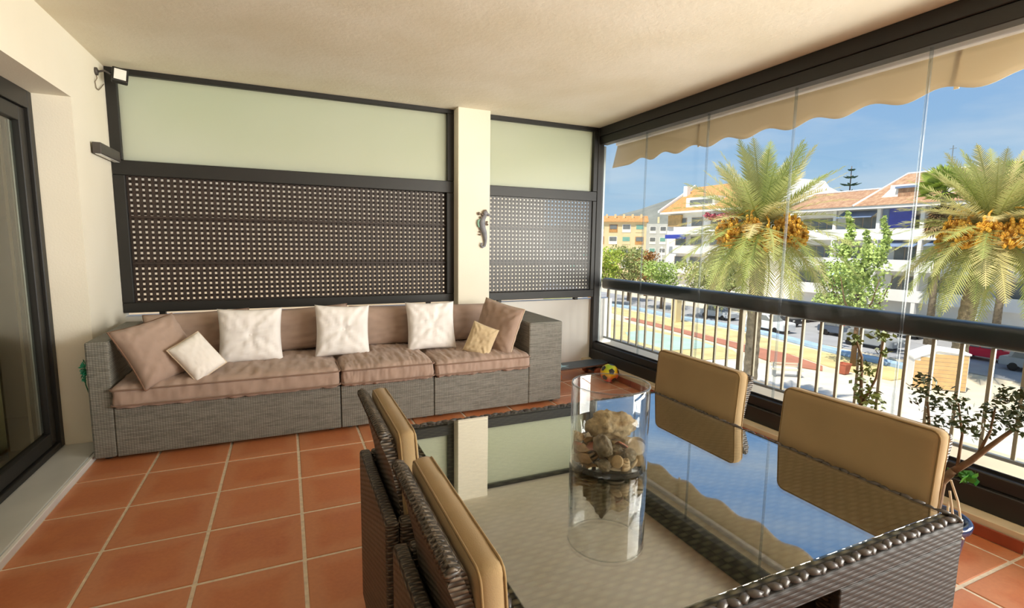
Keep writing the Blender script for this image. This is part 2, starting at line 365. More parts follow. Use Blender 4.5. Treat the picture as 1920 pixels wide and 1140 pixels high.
# upper frosted windows and lattice screens
def bay(idx, x0, x1, lo, hi, gz0, gz1, zt, stile_l, stile_r, lx0, lx1, lz0, lz1, ncol, nrow, label, feet):
    ya, yb = YB-0.055, YB+0.03
    mb = MB(); mb.box(x0, x1, ya, yb, gz1, zt, 0.003)                      # top rail
    mb.box(x0, x0+stile_l, ya, yb, gz0-0.004, gz1, 0.003); mb.box(x1-stile_r, x1, ya, yb, gz0-0.004, gz1, 0.003)
    win = struct(mb.build('window_%d' % idx, 'dark_aluminium'))
    MB().box(x0+stile_l-0.005, x1-stile_r+0.005, YB-0.012, YB-0.004, gz0-0.01, gz1+0.01).build('frosted_pane', 'frosted_glass', win)
    root = thing('lattice_screen', label, 'screen', ((x0+x1)/2, YB, lo)); cx, cz = (x0+x1)/2, lo
    def part(nm, a, b, c, d, e_, f, mat, bev=0.002): return MB().box(a-cx, b-cx, c-YB, d-YB, e_-cz, f-cz, bev).build(nm, mat, root)
    part('top_rail', x0, x1, ya, yb, lz1, gz0-0.005, 'dark_aluminium', 0.004)
    part('bottom_rail', x0, x1, ya, yb, lo, lz0, 'dark_aluminium', 0.004)
    part('stile', x0, lx0, ya, yb, lz0, lz1, 'dark_aluminium', 0.004); part('stile', lx1, x1, ya, yb, lz0, lz1, 'dark_aluminium', 0.004)
    px, pz = (lx1-lx0)/ncol, (lz1-lz0)/nrow; hw = 0.0112
    vm = MB().box(-hw, hw, -0.006, 0.006, 0, lz1-lz0).mesh('lath', 'lattice_brown')
    for k in range(ncol+1): link('lath', vm, root).location = (lx0+k*px-cx, -0.006, lz0-cz)
    hm = MB().box(0, lx1-lx0, -0.006, 0.006, -hw, hw).mesh('cross_lath', 'lattice_brown')
    for k in range(nrow+1): link('cross_lath', hm, root).location = (lx0-cx, 0.006, lz0+k*pz-cz)
    for zz in (lz0 + 16.38*pz, lz0 + 7.5*pz):
        part('joint_bar', lx0, lx1, YB-0.022, YB-0.013, zz-0.009, zz+0.009, 'lattice_brown')
    for fx in feet: part('foot', fx-0.02, fx+0.02, YB-0.03, YB+0.02, LW, lo, 'dark_aluminium')
    return root
bay(1, XL+0.002, CX0, 0.780, 1.80, 1.918, 2.522, ZC, 0.066, 0.062, -1.068, 1.392, 0.855, 1.806, 61, 24, 'wide dark brown square lattice screen behind the wicker sofa', (-0.9, 1.22))
b2 = bay(2, CX1, 3.052, 0.772, 1.80, 1.905, 2.520, ZC, 0.03, 0.05, 1.795, 3.005, 0.852, 1.800, 30, 24, 'narrow grey brown lattice screen between the pillar and the glazing', (1.95, 2.85))
MB().box(1.80-2.4145, 3.0-2.4145, -0.045, -0.040, 0.86-0.772, 1.80-0.772).build('glass_sheet', 'dusty_glass', b2)
# neighbour's terrace behind the screens: open to the sky, pale walls
plaster('neighbour_wall', 'e8dac6', 'decfb9', 20, 1.0, 0.1, 0.004)
struct(MB().box(-1.9, 3.34, YB+0.13, 7.6, -0.25, 0.0).build('floor_neighbour', 'grout'))
struct(MB().box(-1.9, 3.34, 6.35, 6.5, 0.0, 3.2).build('wall_neighbour', 'neighbour_wall'))

# right side: curb, beam, glazing, ledge
mb = MB(); mb.box(2.955, 3.55, Y0, YB-0.001, -0.4, 0.088, 0.003); struct(mb.build('trim_3', 'cream_ledge'))
sk = struct(MB().box(2.947, 2.9545, Y0, YB-0.002, -0.02, 0.04).build('baseboard_right', 'grout'))
skm = MB().box(-0.006, 0.003, -0.197, 0.197, 0.0, 0.058, 0.002).mesh('skirting_tile', 'skirting_tile')
for j in range(-12, 5):
    yy = GY+(j+0.5)*P
    if yy < YB-0.2: link('skirting_tile', skm, sk).location = (2.946, yy, 0.001)
beam = MB(); beam.box(3.055, 3.115, Y0, YB-0.06, 2.47, ZC-0.001, 0.004); beam.box(3.068, 3.16, Y0, YB-0.06, 2.388, 2.47, 0.004)
struct(beam.build('trim_4', 'dark_aluminium'))
track = MB(); track.box(3.035, 3.165, Y0, YB-0.06, 0.0885, 0.20, 0.005); track.box(3.06, 3.155, Y0, YB-0.06, 0.20, 0.268, 0.005); track.box(3.10, 3.11, Y0, YB-0.06, 0.268, 0.282)
struct(track.build('trim_5', 'dark_aluminium'))
post = MB(); post.box(3.053, 3.125, YB-0.059, YB-0.0005, 0.089, ZC-0.001, 0.004)
struct(post.build('trim_6', 'dark_aluminium'))
struct(MB().box(3.127, 3.155, YB-0.055, YB-0.015, 0.27, 2.38, 0.004).build('trim_7', 'grey_aluminium'))
gl = bpy.data.objects.new('window_3', None); COL.objects.link(gl); struct(gl); gl.location = (3.11, 0, 0.27)
edges = [YB-0.06, 3.905, 3.150, 2.393, 1.630, 0.870, 0.110, -0.65, -1.41, Y0]
for a, b in zip(edges[:-1], edges[1:]):
    MB().box(-0.005, 0.005, b+0.006, a-0.006, 0.0, 2.12).build('pane', 'clear_glass', gl)
    if b > Y0: MB().box(-0.007, 0.007, b-0.006, b+0.006, 0.0, 2.12).build('seal', 'seal_clear', gl)
# ledge outside and terrace edge
struct(MB().box(3.165, 3.55, Y0, YB+0.1, 0.089, 0.24, 0.004).build('trim_8', 'outer_ledge'))
struct(MB().box(-3.95, 3.54, Y0, 7.6, -7.0, -0.42).build('wall_outer', 'white_wall'))

# railing
rl = thing('balcony_railing', 'dark broad handrail with slim balusters outside the glazing', 'railing', (3.25, 1.3, 0.24))
R0, R1 = Y0-1.3, YB+0.02-1.3
mb = MB(); mb.box(-0.055, 0.055, R0, R1, 0.615, 0.735, 0.03, 4); smooth_by_angle(mb.build('handrail', 'rail_paint', rl), 0.5)
MB().box(-0.012, 0.012, R0, R1, 0.055, 0.075, 0.003).build('bottom_rail', 'grey_aluminium', rl)
bm1 = MB().box(-0.009, 0.009, -0.009, 0.009, 0.075, 0.618, 0.003, 2).mesh('baluster', 'baluster_paint')
bm2 = MB().box(-0.018, 0.018, -0.018, 0.018, 0.0, 0.618, 0.004, 2).mesh('post', 'baluster_paint')
k = 0; yy = 4.617
while yy > Y0+0.1:
    big = k in (14, 29, 44)
    link('post' if big else 'baluster', bm2 if big else bm1, rl).location = (0, yy-1.3, 0); yy -= 0.1284; k += 1
# awning
aw = thing('awning', 'cream canvas awning with scalloped valance above the glazing', 'awning', (3.35, 1.3, 2.40))
mb = MB(); mb.box(-0.03, 0.03, Y0-1.3, 4.70-1.3, 0.01, 0.06, 0.012, 3); mb.build('front_bar', 'white_paint', aw)
prev = None; mb = MB(); yy = 4.70; M_ = 220
for k in range(M_+1):
    yy = 4.70 + (Y0-4.70)*k/M_
    ph = (yy-1.496)/0.375
    low = -0.212 + (0.022*(1-math.cos(2*PI*ph)) if yy < 4.12 else (0.022*(1-math.cos(2*PI*min(1, (yy-4.12)/0.375))) if yy < 4.12+0.375 else 0.0))
    xx = 0.012*math.sin(yy*3.1)+0.006*math.sin(yy*7.7); skew = max(0, (yy-4.4))*0.30
    row = []
    for q in range(6):
        f = q/5; row.append(mb.bm.verts.new((0.0+xx*f, yy-1.3+skew*f, 0.012+(low-0.012)*f)))
    if prev:
        for q in range(5): mb.bm.faces.new((prev[q], row[q], row[q+1], prev[q+1]))
    prev = row
va = mb.build('valance', 'awning_cloth', aw, True, False); sm = va.modifiers.new('thick', 'SOLIDIFY'); sm.thickness = 0.002
MB().prism([(0.0, 0.062), (-0.24, 0.30), (-0.24, 0.303), (0.0, 0.066)], 'y', Y0-1.3, 4.70-1.3).build('canopy', 'awning_cloth', aw)
for sy in (3.5, 1.62, -0.4, -2.4):
    MB().box(0.001, 0.005, sy-0.012-1.3, sy+0.012-1.3, -0.19, 0.012).build('seam_band', 'awning_cloth', aw)

# ================================================================== FURNITURE
def soft_box(sx_, sy_, sz_, r, n_=(20, 14, 5), bulge=0.0, wr=0.0, seed=0, wscale=9.0, ax=(1.0, 1.0, 1.0)):
    """upholstered block: rounded edges, crowned top, creases"""
    bm = bmesh.new(); hx, hy, hz = sx_/2, sy_/2, sz_/2
    def put(p):
        q = Vector((p[0]*hx, p[1]*hy, p[2]*hz)); c = Vector((max(-hx+r, min(hx-r, q.x)), max(-hy+r, min(hy-r, q.y)), max(-hz+r, min(hz-r, q.z))))
        d = q-c
        if d.length > 1e-9: q = c + d.normalized()*r
        k = bulge*(1-p[0]**4)*(1-p[1]**4); q.z += k*(p[2]*0.5+0.5)
        if wr:
            s_ = Vector((q.x*wscale*ax[0]+seed*3.1, q.y*wscale*ax[1]+seed, q.z*wscale*ax[2]))
            nv = noise.noise(s_)*0.6 + (0.5-abs(noise.noise(s_*1.9)))*0.8
            dr = Vector((p[0]**7, p[1]**7, p[2])); 
            if dr.length > 1e-6: q += dr.normalized()*wr*nv
        return q
    nx, ny, nz = n_
    for f, (a, b, c, sgn) in enumerate(((0, 1, 2, 1), (0, 1, 2, -1), (0, 2, 1, 1), (0, 2, 1, -1), (1, 2, 0, 1), (1, 2, 0, -1))):
        na, nb = n_[a], n_[b]; g = []
        for i in range(na+1):
            col = []
            for j in range(nb+1):
                p = [0, 0, 0]
                e1 = -1+2*i/na; e2 = -1+2*j/nb
                p[a] = math.sin(e1*PI/2)*0.35+e1*0.65; p[b] = math.sin(e2*PI/2)*0.35+e2*0.65; p[c] = sgn
                col.append(bm.verts.new(put(p)))
            g.append(col)
        for i in range(na):
            for j in range(nb): bm.faces.new((g[i][j], g[i+1][j], g[i+1][j+1], g[i][j+1]))
    bmesh.ops.remove_doubles(bm, verts=bm.verts, dist=0.0006)
    mb = MB(); mb.bm.free(); mb.bm = bm; return mb
def pillow_mb(w_, h_, t_, seed=0, n_=26, wr=0.010, pinch=0.07, sag=0.0, button=False, sharp=0.55):
    bm = bmesh.new(); top = {}
    for sgn in (1, -1):
        g = []
        for i in range(n_+1):
            col = []
            for j in range(n_+1):
                u = -1+2*i/n_; v = -1+2*j/n_; u = math.sin(u*PI/2)*0.4+u*0.6; v = math.sin(v*PI/2)*0.4+v*0.6
                x_ = u*w_/2*(1-pinch*(1-v*v)*abs(u)**2); y_ = v*h_/2*(1-pinch*(1-u*u)*abs(v)**2)
                pr = max(0, (1-u**4)*(1-v**4))**sharp
                z_ = t_/2*pr
                q = Vector((u*3.2+seed*7.3, v*3.2+seed*2.1, sgn*4.0))
                z_ += wr*pr**0.7*((0.5-abs(noise.noise(q)))*1.2+noise.noise(q*2.7)*0.8)
                z_ += wr*0.9*(abs(u*v))**0.8*math.sin((abs(u)-abs(v))*14+seed)*pr
                if button and sgn > 0:
                    d_ = math.hypot(u, v); z_ -= t_*0.22*math.exp(-(d_/0.13)**2)
                    z_ += wr*1.2*math.exp(-(d_/0.55)**2)*math.sin(math.atan2(v, u)*7+seed)*min(1, d_*4)
                y_ -= sag*pr*(1-v)*0.5
                col.append(bm.verts.new((x_, y_, sgn*z_)))
            g.append(col)
        for i in range(n_):
            for j in range(n_): bm.faces.new((g[i][j], g[i+1][j], g[i+1][j+1], g[i][j+1]))
    bmesh.ops.remove_doubles(bm, verts=bm.verts, dist=0.0008)
    mb = MB(); mb.bm.free(); mb.bm = bm; return mb
def pillow_edge(w_, h_, pinch, rad, mat, parent, name='piping', n_=14):
    pts = []
    for a, b in (((-1, -1), (1, -1)), ((1, -1), (1, 1)), ((1, 1), (-1, 1)), ((-1, 1), (-1, -1))):
        for k in range(n_):
            f = k/n_; u = a[0]+(b[0]-a[0])*f; v = a[1]+(b[1]-a[1])*f
            pts.append((u*w_/2*(1-pinch*(1-v*v)), v*h_/2*(1-pinch*(1-u*u)), 0))
    pts.append(pts[0]); return MB().tube(pts, rad, 6, False).build(name, mat, parent, True)
def face_matrix(c, nrm, roll=0.0, uph=(0, 0, 1)):
    z_ = Vector(nrm).normalized(); x_ = Vector(uph).cross(z_).normalized(); y_ = z_.cross(x_)
    M = Matrix(((x_.x, y_.x, z_.x, c[0]), (x_.y, y_.y, z_.y, c[1]), (x_.z, y_.z, z_.z, c[2]), (0, 0, 0, 1)))
    return M @ Matrix.Rotation(roll, 4, 'Z')
def pillow(name, label, cat, w_, h_, t_, c, nrm, roll, mat, seed, pip=None, button=None, group=None, wr=0.010, pinch=0.07, sag=0.0, sharp=0.55):
    o = pillow_mb(w_, h_, t_, seed, 26, wr, pinch, sag, bool(button), sharp).build(name, mat, None, True)
    o.matrix_world = face_matrix(c, nrm, roll); tag(o, label, cat, group)
    if pip: pillow_edge(w_, h_, pinch, 0.0045, pip, o)
    if button:
        mb = MB(); mb.lathe([(0.001, 0.010), (0.010, 0.009), (0.016, 0.005), (0.017, 0.0)], 14); b = mb.build('button', button, o, True)
        b.location = (0, 0, t_/2*0.60)
    return o

# ---- sofa modules
def module(label, x0, x1, arm=None, aw_=0.12, ah=0.70):
    F, B = 3.64, 4.485; cx = (x0+x1)/2
    root = thing('sofa_module', label, 'sofa', (cx, F, 0.0))
    def part(nm, a, b, c, d, e_, f, bev=0.006): return MB().box(a-cx, b-cx, c-F, d-F, e_, f, bev, 2).build(nm, 'wicker_grey', root)
    sx0, sx1 = x0, x1
    if arm == 'l': part('armrest', x0, x0+aw_, F, B, 0.022, ah, 0.012); sx0 = x0+aw_+0.001
    if arm == 'r': part('armrest', x1-aw_, x1, F, B, 0.022, ah, 0.012); sx1 = x1-aw_-0.001
    part('seat_base', sx0, sx1, F, B-0.101, 0.022, 0.328)
    part('backrest', sx0, sx1, B-0.10, B, 0.022, 0.69, 0.012)
    fm = MB().lathe([(0.022, 0.0), (0.026, 0.003), (0.022, 0.024)], 12, None, True, True).mesh('foot', 'dark_aluminium')
    for fx in (x0+0.06, x1-0.06):
        for fy in (F+0.07, B-0.07): link('foot', fm, root).location = (fx-cx, fy-F, 0.0)
    return root
module('wide wicker sofa module with narrow left arm beside the wall', -1.100, 0.312, 'l', 0.115, 0.735)
module('armless wicker sofa module between the two end modules', 0.318, 0.990)
module('wicker sofa end module with broad box arm beside the white wall', 0.996, 2.105, 'r', 0.31, 0.70)
# ---- seat cushions
def seat_cushion(label, x0, x1, y0, y1, z0, h_, seed, mat='mauve_fabric'):
    o = soft_box(x1-x0, y1-y0, h_, 0.032, (80, 30, 8), 0.022, 0.017, seed, 8.0, (3.0, 0.9, 1.2)).build('seat_cushion', mat, None, True)
    o.location = ((x0+x1)/2, (y0+y1)/2, z0+h_/2); tag(o, label, 'cushion')
    hx, hy = (x1-x0)/2+0.006, (y1-y0)/2+0.007
    for zz, nm in ((h_/2-0.022, 'piping'), (-h_/2+0.022, 'piping')):
        r = 0.03; pts = []
        for qx, qy, a0 in ((hx-r, -hy+r, -PI/2), (hx-r, hy-r, 0), (-hx+r, hy-r, PI/2), (-hx+r, -hy+r, PI)):
            for k in range(5): a = a0+PI/2*k/4; pts.append((qx+r*math.cos(a), qy+r*math.sin(a), zz))
        pts.append(pts[0]); MB().tube(pts, 0.0055, 6, False).build(nm, 'mauve_dark_fabric', o, True)
    return o
seat_cushion('long taupe pink seat cushion on the wide sofa module', -0.982, 0.306, 3.60, 4.375, 0.328, 0.138, 1)
seat_cushion('taupe pink seat cushion on the armless middle module', 0.324, 0.982, 3.60, 4.375, 0.328, 0.138, 2)
seat_cushion('taupe pink seat cushion beside the broad box arm', 0.998, 1.785, 3.60, 4.375, 0.328, 0.122, 3)
# ---- back cushions
bl = ['taupe back cushion in the corner behind the small cream pillow', 'taupe back cushion with raised corner behind the wide module',
      'taupe back cushion behind the armless middle module', 'taupe back cushion beside the pillow on the broad arm']
for k, (xa, xb, zt, roll, seed) in enumerate(((-0.95, -0.27, 0.78, 0.035, 4), (-0.27, 0.45, 0.785, 0.05, 9), (0.45, 1.18, 0.765, -0.02, 12), (1.185, 1.785, 0.745, -0.02, 15))):
    h_ = 0.335
    pillow('back_cushion', bl[k], 'cushion', xb-xa-0.004, h_, 0.17, ((xa+xb)/2, 4.277, 0.470+h_/2+(zt-0.765)*0.5), (0, -1, 0.16), roll, 'mauve_fabric', seed, 'mauve_dark_fabric', None, None, 0.012, 0.05, 0.0, 0.4)
# ---- throw pillows
pillow('throw_pillow', 'white square pillow with button standing on the wide module', 'pillow', 0.42, 0.40, 0.13, (-0.255, 4.015, 0.660), (0.03, -1, 0.28), -0.015, 'white_fabric', 21, None, 'white_fabric', None, 0.012)
pillow('throw_pillow', 'white square pillow with button above the seam of long and middle cushions', 'pillow', 0.405, 0.40, 0.13, (0.375, 4.01, 0.660), (0.05, -1, 0.28), -0.05, 'white_fabric', 25, None, 'white_fabric', None, 0.012)
pillow('throw_pillow', 'white square pillow with button nearest the small beige pillow', 'pillow', 0.41, 0.40, 0.13, (1.07, 4.01, 0.660), (-0.02, -1, 0.28), -0.01, 'white_fabric', 29, None, 'white_fabric', None, 0.013)
pillow('throw_pillow', 'large taupe pillow leaning on the narrow left arm', 'pillow', 0.40, 0.41, 0.15, (-0.760, 3.765, 0.642), (0.55, -0.68, 0.50), 0.20, 'mauve_fabric', 33, 'piping_dark', None, None, 0.016, 0.06)
pillow('throw_pillow', 'small cream white pillow leaning on the large taupe pillow', 'pillow', 0.215, 0.265, 0.10, (-0.545, 3.70, 0.596), (0.35, -0.82, 0.45), 0.50, 'cream_white_fabric', 37, 'piping_light', None, None, 0.006, 0.02)
pillow('throw_pillow', 'large taupe pillow with pale piping leaning on the broad arm', 'pillow', 0.43, 0.42, 0.13, (1.602, 3.86, 0.640), (-0.84, -0.48, 0.28), -0.16, 'mauve_fabric', 41, 'piping_light', None, None, 0.012, 0.05)
pillow('throw_pillow', 'small beige pillow standing before the pillow on the broad arm', 'pillow', 0.22, 0.26, 0.09, (1.415, 3.76, 0.560), (-0.40, -0.85, 0.25), -0.36, 'beige_fabric', 45, None, None, None, 0.010, 0.04)

# ---- dining table
TX0, TX1, TY0, TY1, TZ = 0.3456, 1.547, 0.621, 1.800, 0.67
tcx, tcy = (TX0+TX1)/2, (TY0+TY1)/2; hx, hy = (TX1-TX0)/2, (TY1-TY0)/2
tb = thing('dining_table', 'square dark wicker dining table with reflective glass top', 'table', (tcx, tcy, 0))
MB().box(-hx+0.02, hx-0.02, -hy+0.02, hy-0.02, TZ-0.03, TZ-0.004, 0.002).build('woven_top', 'wicker_top', tb)
MB().box(-hx+0.034, hx-0.034, -hy+0.034, hy-0.034, TZ, TZ+0.006, 0.0015, 2).build('glass_top', 'table_glass', tb)
for a in (-1, 1):
    MB().box(-hx, hx, a*hy-0.02 if a > 0 else -hy, hy if a > 0 else -hy+0.02, 0.614, TZ-0.006, 0.004, 2).build('apron', 'wicker_table', tb)
    MB().box(a*hx-0.02 if a > 0 else -hx, hx if a > 0 else -hx+0.02, -hy+0.021, hy-0.021, 0.614, TZ-0.006, 0.004, 2).build('apron', 'wicker_table', tb)
for a in (-1, 1):
    for b in (-1, 1):
        lg = MB(); x1_, y1_ = a*hx, b*hy
        if b > 0: x1_ = a*0.166       # the far panels stand between the chairs pushed in from both sides
        xs = sorted((x1_, x1_-a*(0.48 if b < 0 else 0.155))); ys = sorted((y1_, y1_-b*0.022)); lg.box(xs[0], xs[1], ys[0], ys[1], 0.0, 0.6135, 0.004, 2)
        xs = sorted((x1_, x1_-a*0.022)); ys = sorted((y1_-b*0.022, y1_-b*0.03)); lg.box(xs[0], xs[1], ys[0], ys[1], 0.0, 0.6135, 0.003, 1)
        lg.build('leg_panel', 'wicker_table', tb)
def braid(x0, y0, x1, y1):
    L = math.hypot(x1-x0, y1-y0); m = int(L/0.028); mb = MB(); ang = math.atan2(y1-y0, x1-x0)
    for i in range(m):
        f = (i+0.5)/m; c = (x0+(x1-x0)*f, y0+(y1-y0)*f, TZ-0.002+0.0015*math.sin(i*2.1))
        mb.ball(c, 0.022, 0.0105, 0.0085, 1, Matrix.Rotation(ang+(0.42 if i % 2 else -0.35), 4, 'Z'))
    return tag(mb.build('braided_rim', 'braid', tb, True), kind='stuff')
for q in ((-hx, -hy+0.014, hx, -hy+0.014), (-hx, hy-0.014, hx, hy-0.014), (-hx+0.014, -hy, -hx+0.014, hy), (hx-0.014, -hy, hx-0.014, hy)): braid(*q)

# ---- dining chairs (box armchairs with fold-up backrest); built facing +x, back at x = 0
def make_chair(wd, label):
    h2 = wd/2; t = thing('dining_chair', label, 'chair')
    MB().box(0.0, 0.038, -h2, h2, 0.03, 0.600, 0.011, 3).build('back_panel', 'wicker_dark', t)
    for s_ in (-1, 1):
        y_ = sorted((s_*h2, s_*(h2-0.038))); MB().box(0.039, 0.55, y_[0], y_[1], 0.03, 0.600, 0.011, 3).build('side_panel', 'wicker_dark', t)
    MB().box(0.039, 0.55, -h2+0.039, h2-0.039, 0.24, 0.29, 0.006, 2).build('seat', 'wicker_dark', t)
    o = soft_box(0.46, wd-0.095, 0.07, 0.02, (12, 12, 3), 0.01, 0.003, 5).build('seat_cushion', 'cream_cushion', t, True); o.location = (0.30, 0, 0.326)
    # folding backrest: slightly curved woven panel
    ins = 0.046
    mb = MB(); pr = [(0.056, 0.536), (0.045, 0.637), (0.025, 0.735), (0.005, 0.812), (-0.004, 0.828), (0.004, 0.838), (0.019, 0.835), (0.032, 0.820), (0.053, 0.735), (0.069, 0.637), (0.078, 0.536)]
    mb.prism(pr, 'y', -h2+ins, h2-ins)
    ed = [e_ for e_ in mb.bm.edges if abs(abs(e_.verts[0].co.y)-(h2-ins)) < 1e-4 and abs(e_.verts[0].co.y-e_.verts[1].co.y) < 1e-4]
    bmesh.ops.bevel(mb.bm, geom=ed, offset=0.008, segments=2, affect='EDGES')
    mb.build('backrest', 'wicker_dark', t)
    rb = MB(); m = int(wd/0.018)
    for i in range(m): rb.ball((0.007, -h2+ins+0.006+(wd-2*ins-0.012)*i/(m-1), 0.827), 0.018, 0.0085, 0.014, 1, Matrix.Rotation(0.25, 4, 'Z'))
    tag(rb.build('wound_rim', 'wicker_dark', t, True), kind='stuff')
    c = soft_box(0.056, wd-0.060, 0.513, 0.022, (6, 22, 22), 0.0, 0.003, 7).build('back_cushion', 'cream_cushion', t, True)
    c.location = (0.087, 0, 0.606); c.rotation_euler = (0, -0.075, 0)
    for sx__ in (0.026, -0.026):
        pts = []; a_, b_ = (wd-0.060)/2-0.0005, 0.256; r = 0.026
        for qy, qz, a0 in ((a_-r, -b_+r, -PI/2), (a_-r, b_-r, 0), (-a_+r, b_-r, PI/2), (-a_+r, -b_+r, PI)):
            for k in range(5): an = a0+PI/2*k/4; pts.append((sx__*0.80, qy+(r-0.003)*math.cos(an), qz+(r-0.003)*math.sin(an)))
        pts.append(pts[0]); MB().tube(pts, 0.003, 5, False).build('piping', 'piping_tan', c, True)
    for fx in (0.05, 0.50):
        for fy in (-h2+0.05, h2-0.05): MB().lathe([(0.015, 0.0), (0.018, 0.004), (0.018, 0.031)], 10, Matrix.Translation((fx, fy, 0)), True, True).build('foot', 'dark_aluminium', t)
    return t
ch = make_chair(0.530, 'dark wicker chair with cream cushion backing onto the floor tiles, nearer the sofa'); ch.location = (0.214, 1.544, 0)
c2_ = dup(ch, None, (0.214, 0.923, 0), 0.0, 'dark wicker chair with cream cushion backing onto the floor tiles, farther from the sofa')
c3_ = dup(ch, None, (1.672, 1.596, 0), PI, 'tan cushioned wicker chair on the glazing side, nearer the sofa')
c4_ = dup(ch, None, (1.672, 0.939, 0), PI, 'tan cushioned wicker chair on the glazing side, beside the blue pot')
for q in (ch, c2_):
    for p in q.children:
        if p.name.startswith('back_cushion'): p.location.z -= 0.028
for k in range(3):
    a = 0.02*k
    MB().tube([(0.060, 0.252, 0.73-0.03*k), (0.035+a, 0.262, 0.67-0.03*k), (0.028, 0.272+0.004*k, 0.61-0.02*k), (0.045, 0.262, 0.56), (0.06, 0.240, 0.53+0.02*k)], 0.0032, 6).build('tie', 'piping_light', c4_, True)

# ---- glass vase with shells
KV = 1.1148
VX, VY, VR, VH = 0.886, 1.232, 0.118, 0.254
vs_root = thing('glass_vase', 'clear glass cylinder vase filled with shells on the table', 'vase', (VX, VY, TZ+0.006))
MB().lathe([(0.001, 0.0), (VR-0.004, 0.0), (VR, 0.004), (VR, VH-0.003), (VR-0.0015, VH), (VR-0.0035, VH), (VR-0.005, VH-0.003), (VR-0.005, 0.0168), (VR-0.0055, 0.0163), (0.001, 0.0163)], 64).build('glass_wall', 'vase_glass', vs_root, True, True)
plain('rim_glass', 'dfe9ea', 0.08, 0.01, 5, 0, 0, 0.8)
MB().lathe([(VR+0.0004, VH-0.003), (VR-0.0008, VH+0.001), (VR-0.0032, VH+0.001), (VR-0.0048, VH-0.002)], 64).build('rim', 'seal_clear', vs_root, True)
plain('shell_tan', '94703f', 0.55, 0.2, 60, 0.4); plain('shell_cream', 'bda277', 0.5, 0.12, 70, 0.3); plain('shell_pink', '98583c', 0.5, 0.18, 60, 0.3)
plain('rock_tan', '9a8765', 0.85, 0.25, 45, 0.8); plain('shell_grey', '84765c', 0.6, 0.2, 50, 0.4); plain('shell_white', 'd0c0a4', 0.45, 0.08, 60, 0.2)
def m_scallop(r, mat):
    bm = bmesh.new(); A, Rn = 26, 7; g = []
    for i in range(Rn+1):
        f = i/Rn; row = []
        for j in range(A+1):
            a = -1.15+2.3*j/A; rib = 0.06*r*f*(1 if j % 2 else -1); q = r*f*(1+0.03*math.cos(a*9))
            row.append(bm.verts.new((q*math.sin(a), q*math.cos(a)-r*0.5, r*0.42*math.sin(f*PI*0.62)*(0.35+0.65*math.cos(a))+rib*0.6)))
        g.append(row)
    for i in range(Rn):
        for j in range(A): bm.faces.new((g[i][j], g[i][j+1], g[i+1][j+1], g[i+1][j]))
    bmesh.ops.remove_doubles(bm, verts=bm.verts, dist=1e-5)
    bmesh.ops.solidify(bm, geom=bm.faces[:], thickness=0.002)
    mb = MB(); mb.bm.free(); mb.bm = bm; return mb.mesh('scallop_shell', mat, True)
def m_snail(r, mat):
    mb = MB(); pts = []; rd = []
    for k in range(44):
        f = k/43; a = f*PI*6.5; q = r*(1-f)*0.62+0.0008
        pts.append((q*math.cos(a), q*math.sin(a), r*1.7*f-r*0.6)); rd.append(r*0.46*(1-f)+0.0010)
    mb.tube(pts, rd, 7); return mb.mesh('snail_shell', mat, True)
def m_clam(r, mat):
    bm = bmesh.new(); g = []; A, Rn = 20, 7
    for i in range(Rn+1):
        f = i/Rn; row = []
        for j in range(A):
            a = 2*PI*j/A; q = math.sin(f*PI/2)*r
            row.append(bm.verts.new((q*math.cos(a)*1.2, q*math.sin(a)*0.95-0.15*r*f, r*0.5*math.cos(f*PI/2)+0.02*r*math.sin(f*30))))
        g.append(row)
    for i in range(Rn):
        for j in range(A): bm.faces.new((g[i][j], g[i][(j+1) % A], g[i+1][(j+1) % A], g[i+1][j]))
    bmesh.ops.remove_doubles(bm, verts=bm.verts, dist=1e-5); bmesh.ops.solidify(bm, geom=bm.faces[:], thickness=0.0018)
    mb = MB(); mb.bm.free(); mb.bm = bm; return mb.mesh('clam_shell', mat, True)
def m_rock(rx, ry, rz, mat, seed, name='sea_stone', amp=0.30):
    mb = MB(); mb.ball((0, 0, 0), 1, sub=4)
    for v in mb.bm.verts:
        p = v.co.normalized(); q = p*1.5+Vector((seed, 0, 0)); d = 1+amp*noise.noise(q)+amp*0.6*noise.noise(q*2.6)+amp*0.3*noise.noise(q*6)
        v.co = Vector((p.x*rx*d, p.y*ry*d, p.z*rz*d))
    return mb.mesh(name, mat, True)
def m_disc(r, mat):
    mb = MB(); mb.lathe([(0.0005, -0.003), (r*0.9, -0.003), (r, -0.001), (r, 0.002), (r*0.9, 0.0035), (0.0005, 0.0035)], 20); return mb.mesh('shell_disc', mat, True)
kinds = [m_scallop(0.034, 'shell_pink'), m_scallop(0.030, 'shell_tan'), m_snail(0.017, 'shell_cream'), m_snail(0.015, 'shell_tan'), m_clam(0.024, 'shell_white'),
         m_clam(0.021, 'shell_tan'), m_rock(0.020, 0.015, 0.013, 'shell_grey', 3.0), m_rock(0.016, 0.014, 0.011, 'shell_cream', 8.0), m_disc(0.017, 'shell_cream'), m_disc(0.012, 'shell_white')]
klab = ['pinkish ribbed scallop shell in the glass vase', 'tan ribbed scallop shell in the glass vase', 'cream spiral snail shell in the glass vase', 'tan spiral snail shell in the glass vase',
        'white domed clam shell in the glass vase', 'tan domed clam shell in the glass vase', 'greyish pebble in the glass vase', 'cream pebble in the glass vase', 'cream flat round shell disc in the glass vase', 'small white shell disc in the glass vase']
kn = ['scallop_shell', 'scallop_shell', 'snail_shell', 'snail_shell', 'clam_shell', 'clam_shell', 'pebble', 'pebble', 'shell_disc', 'shell_disc']
zb = TZ+0.006+0.0165
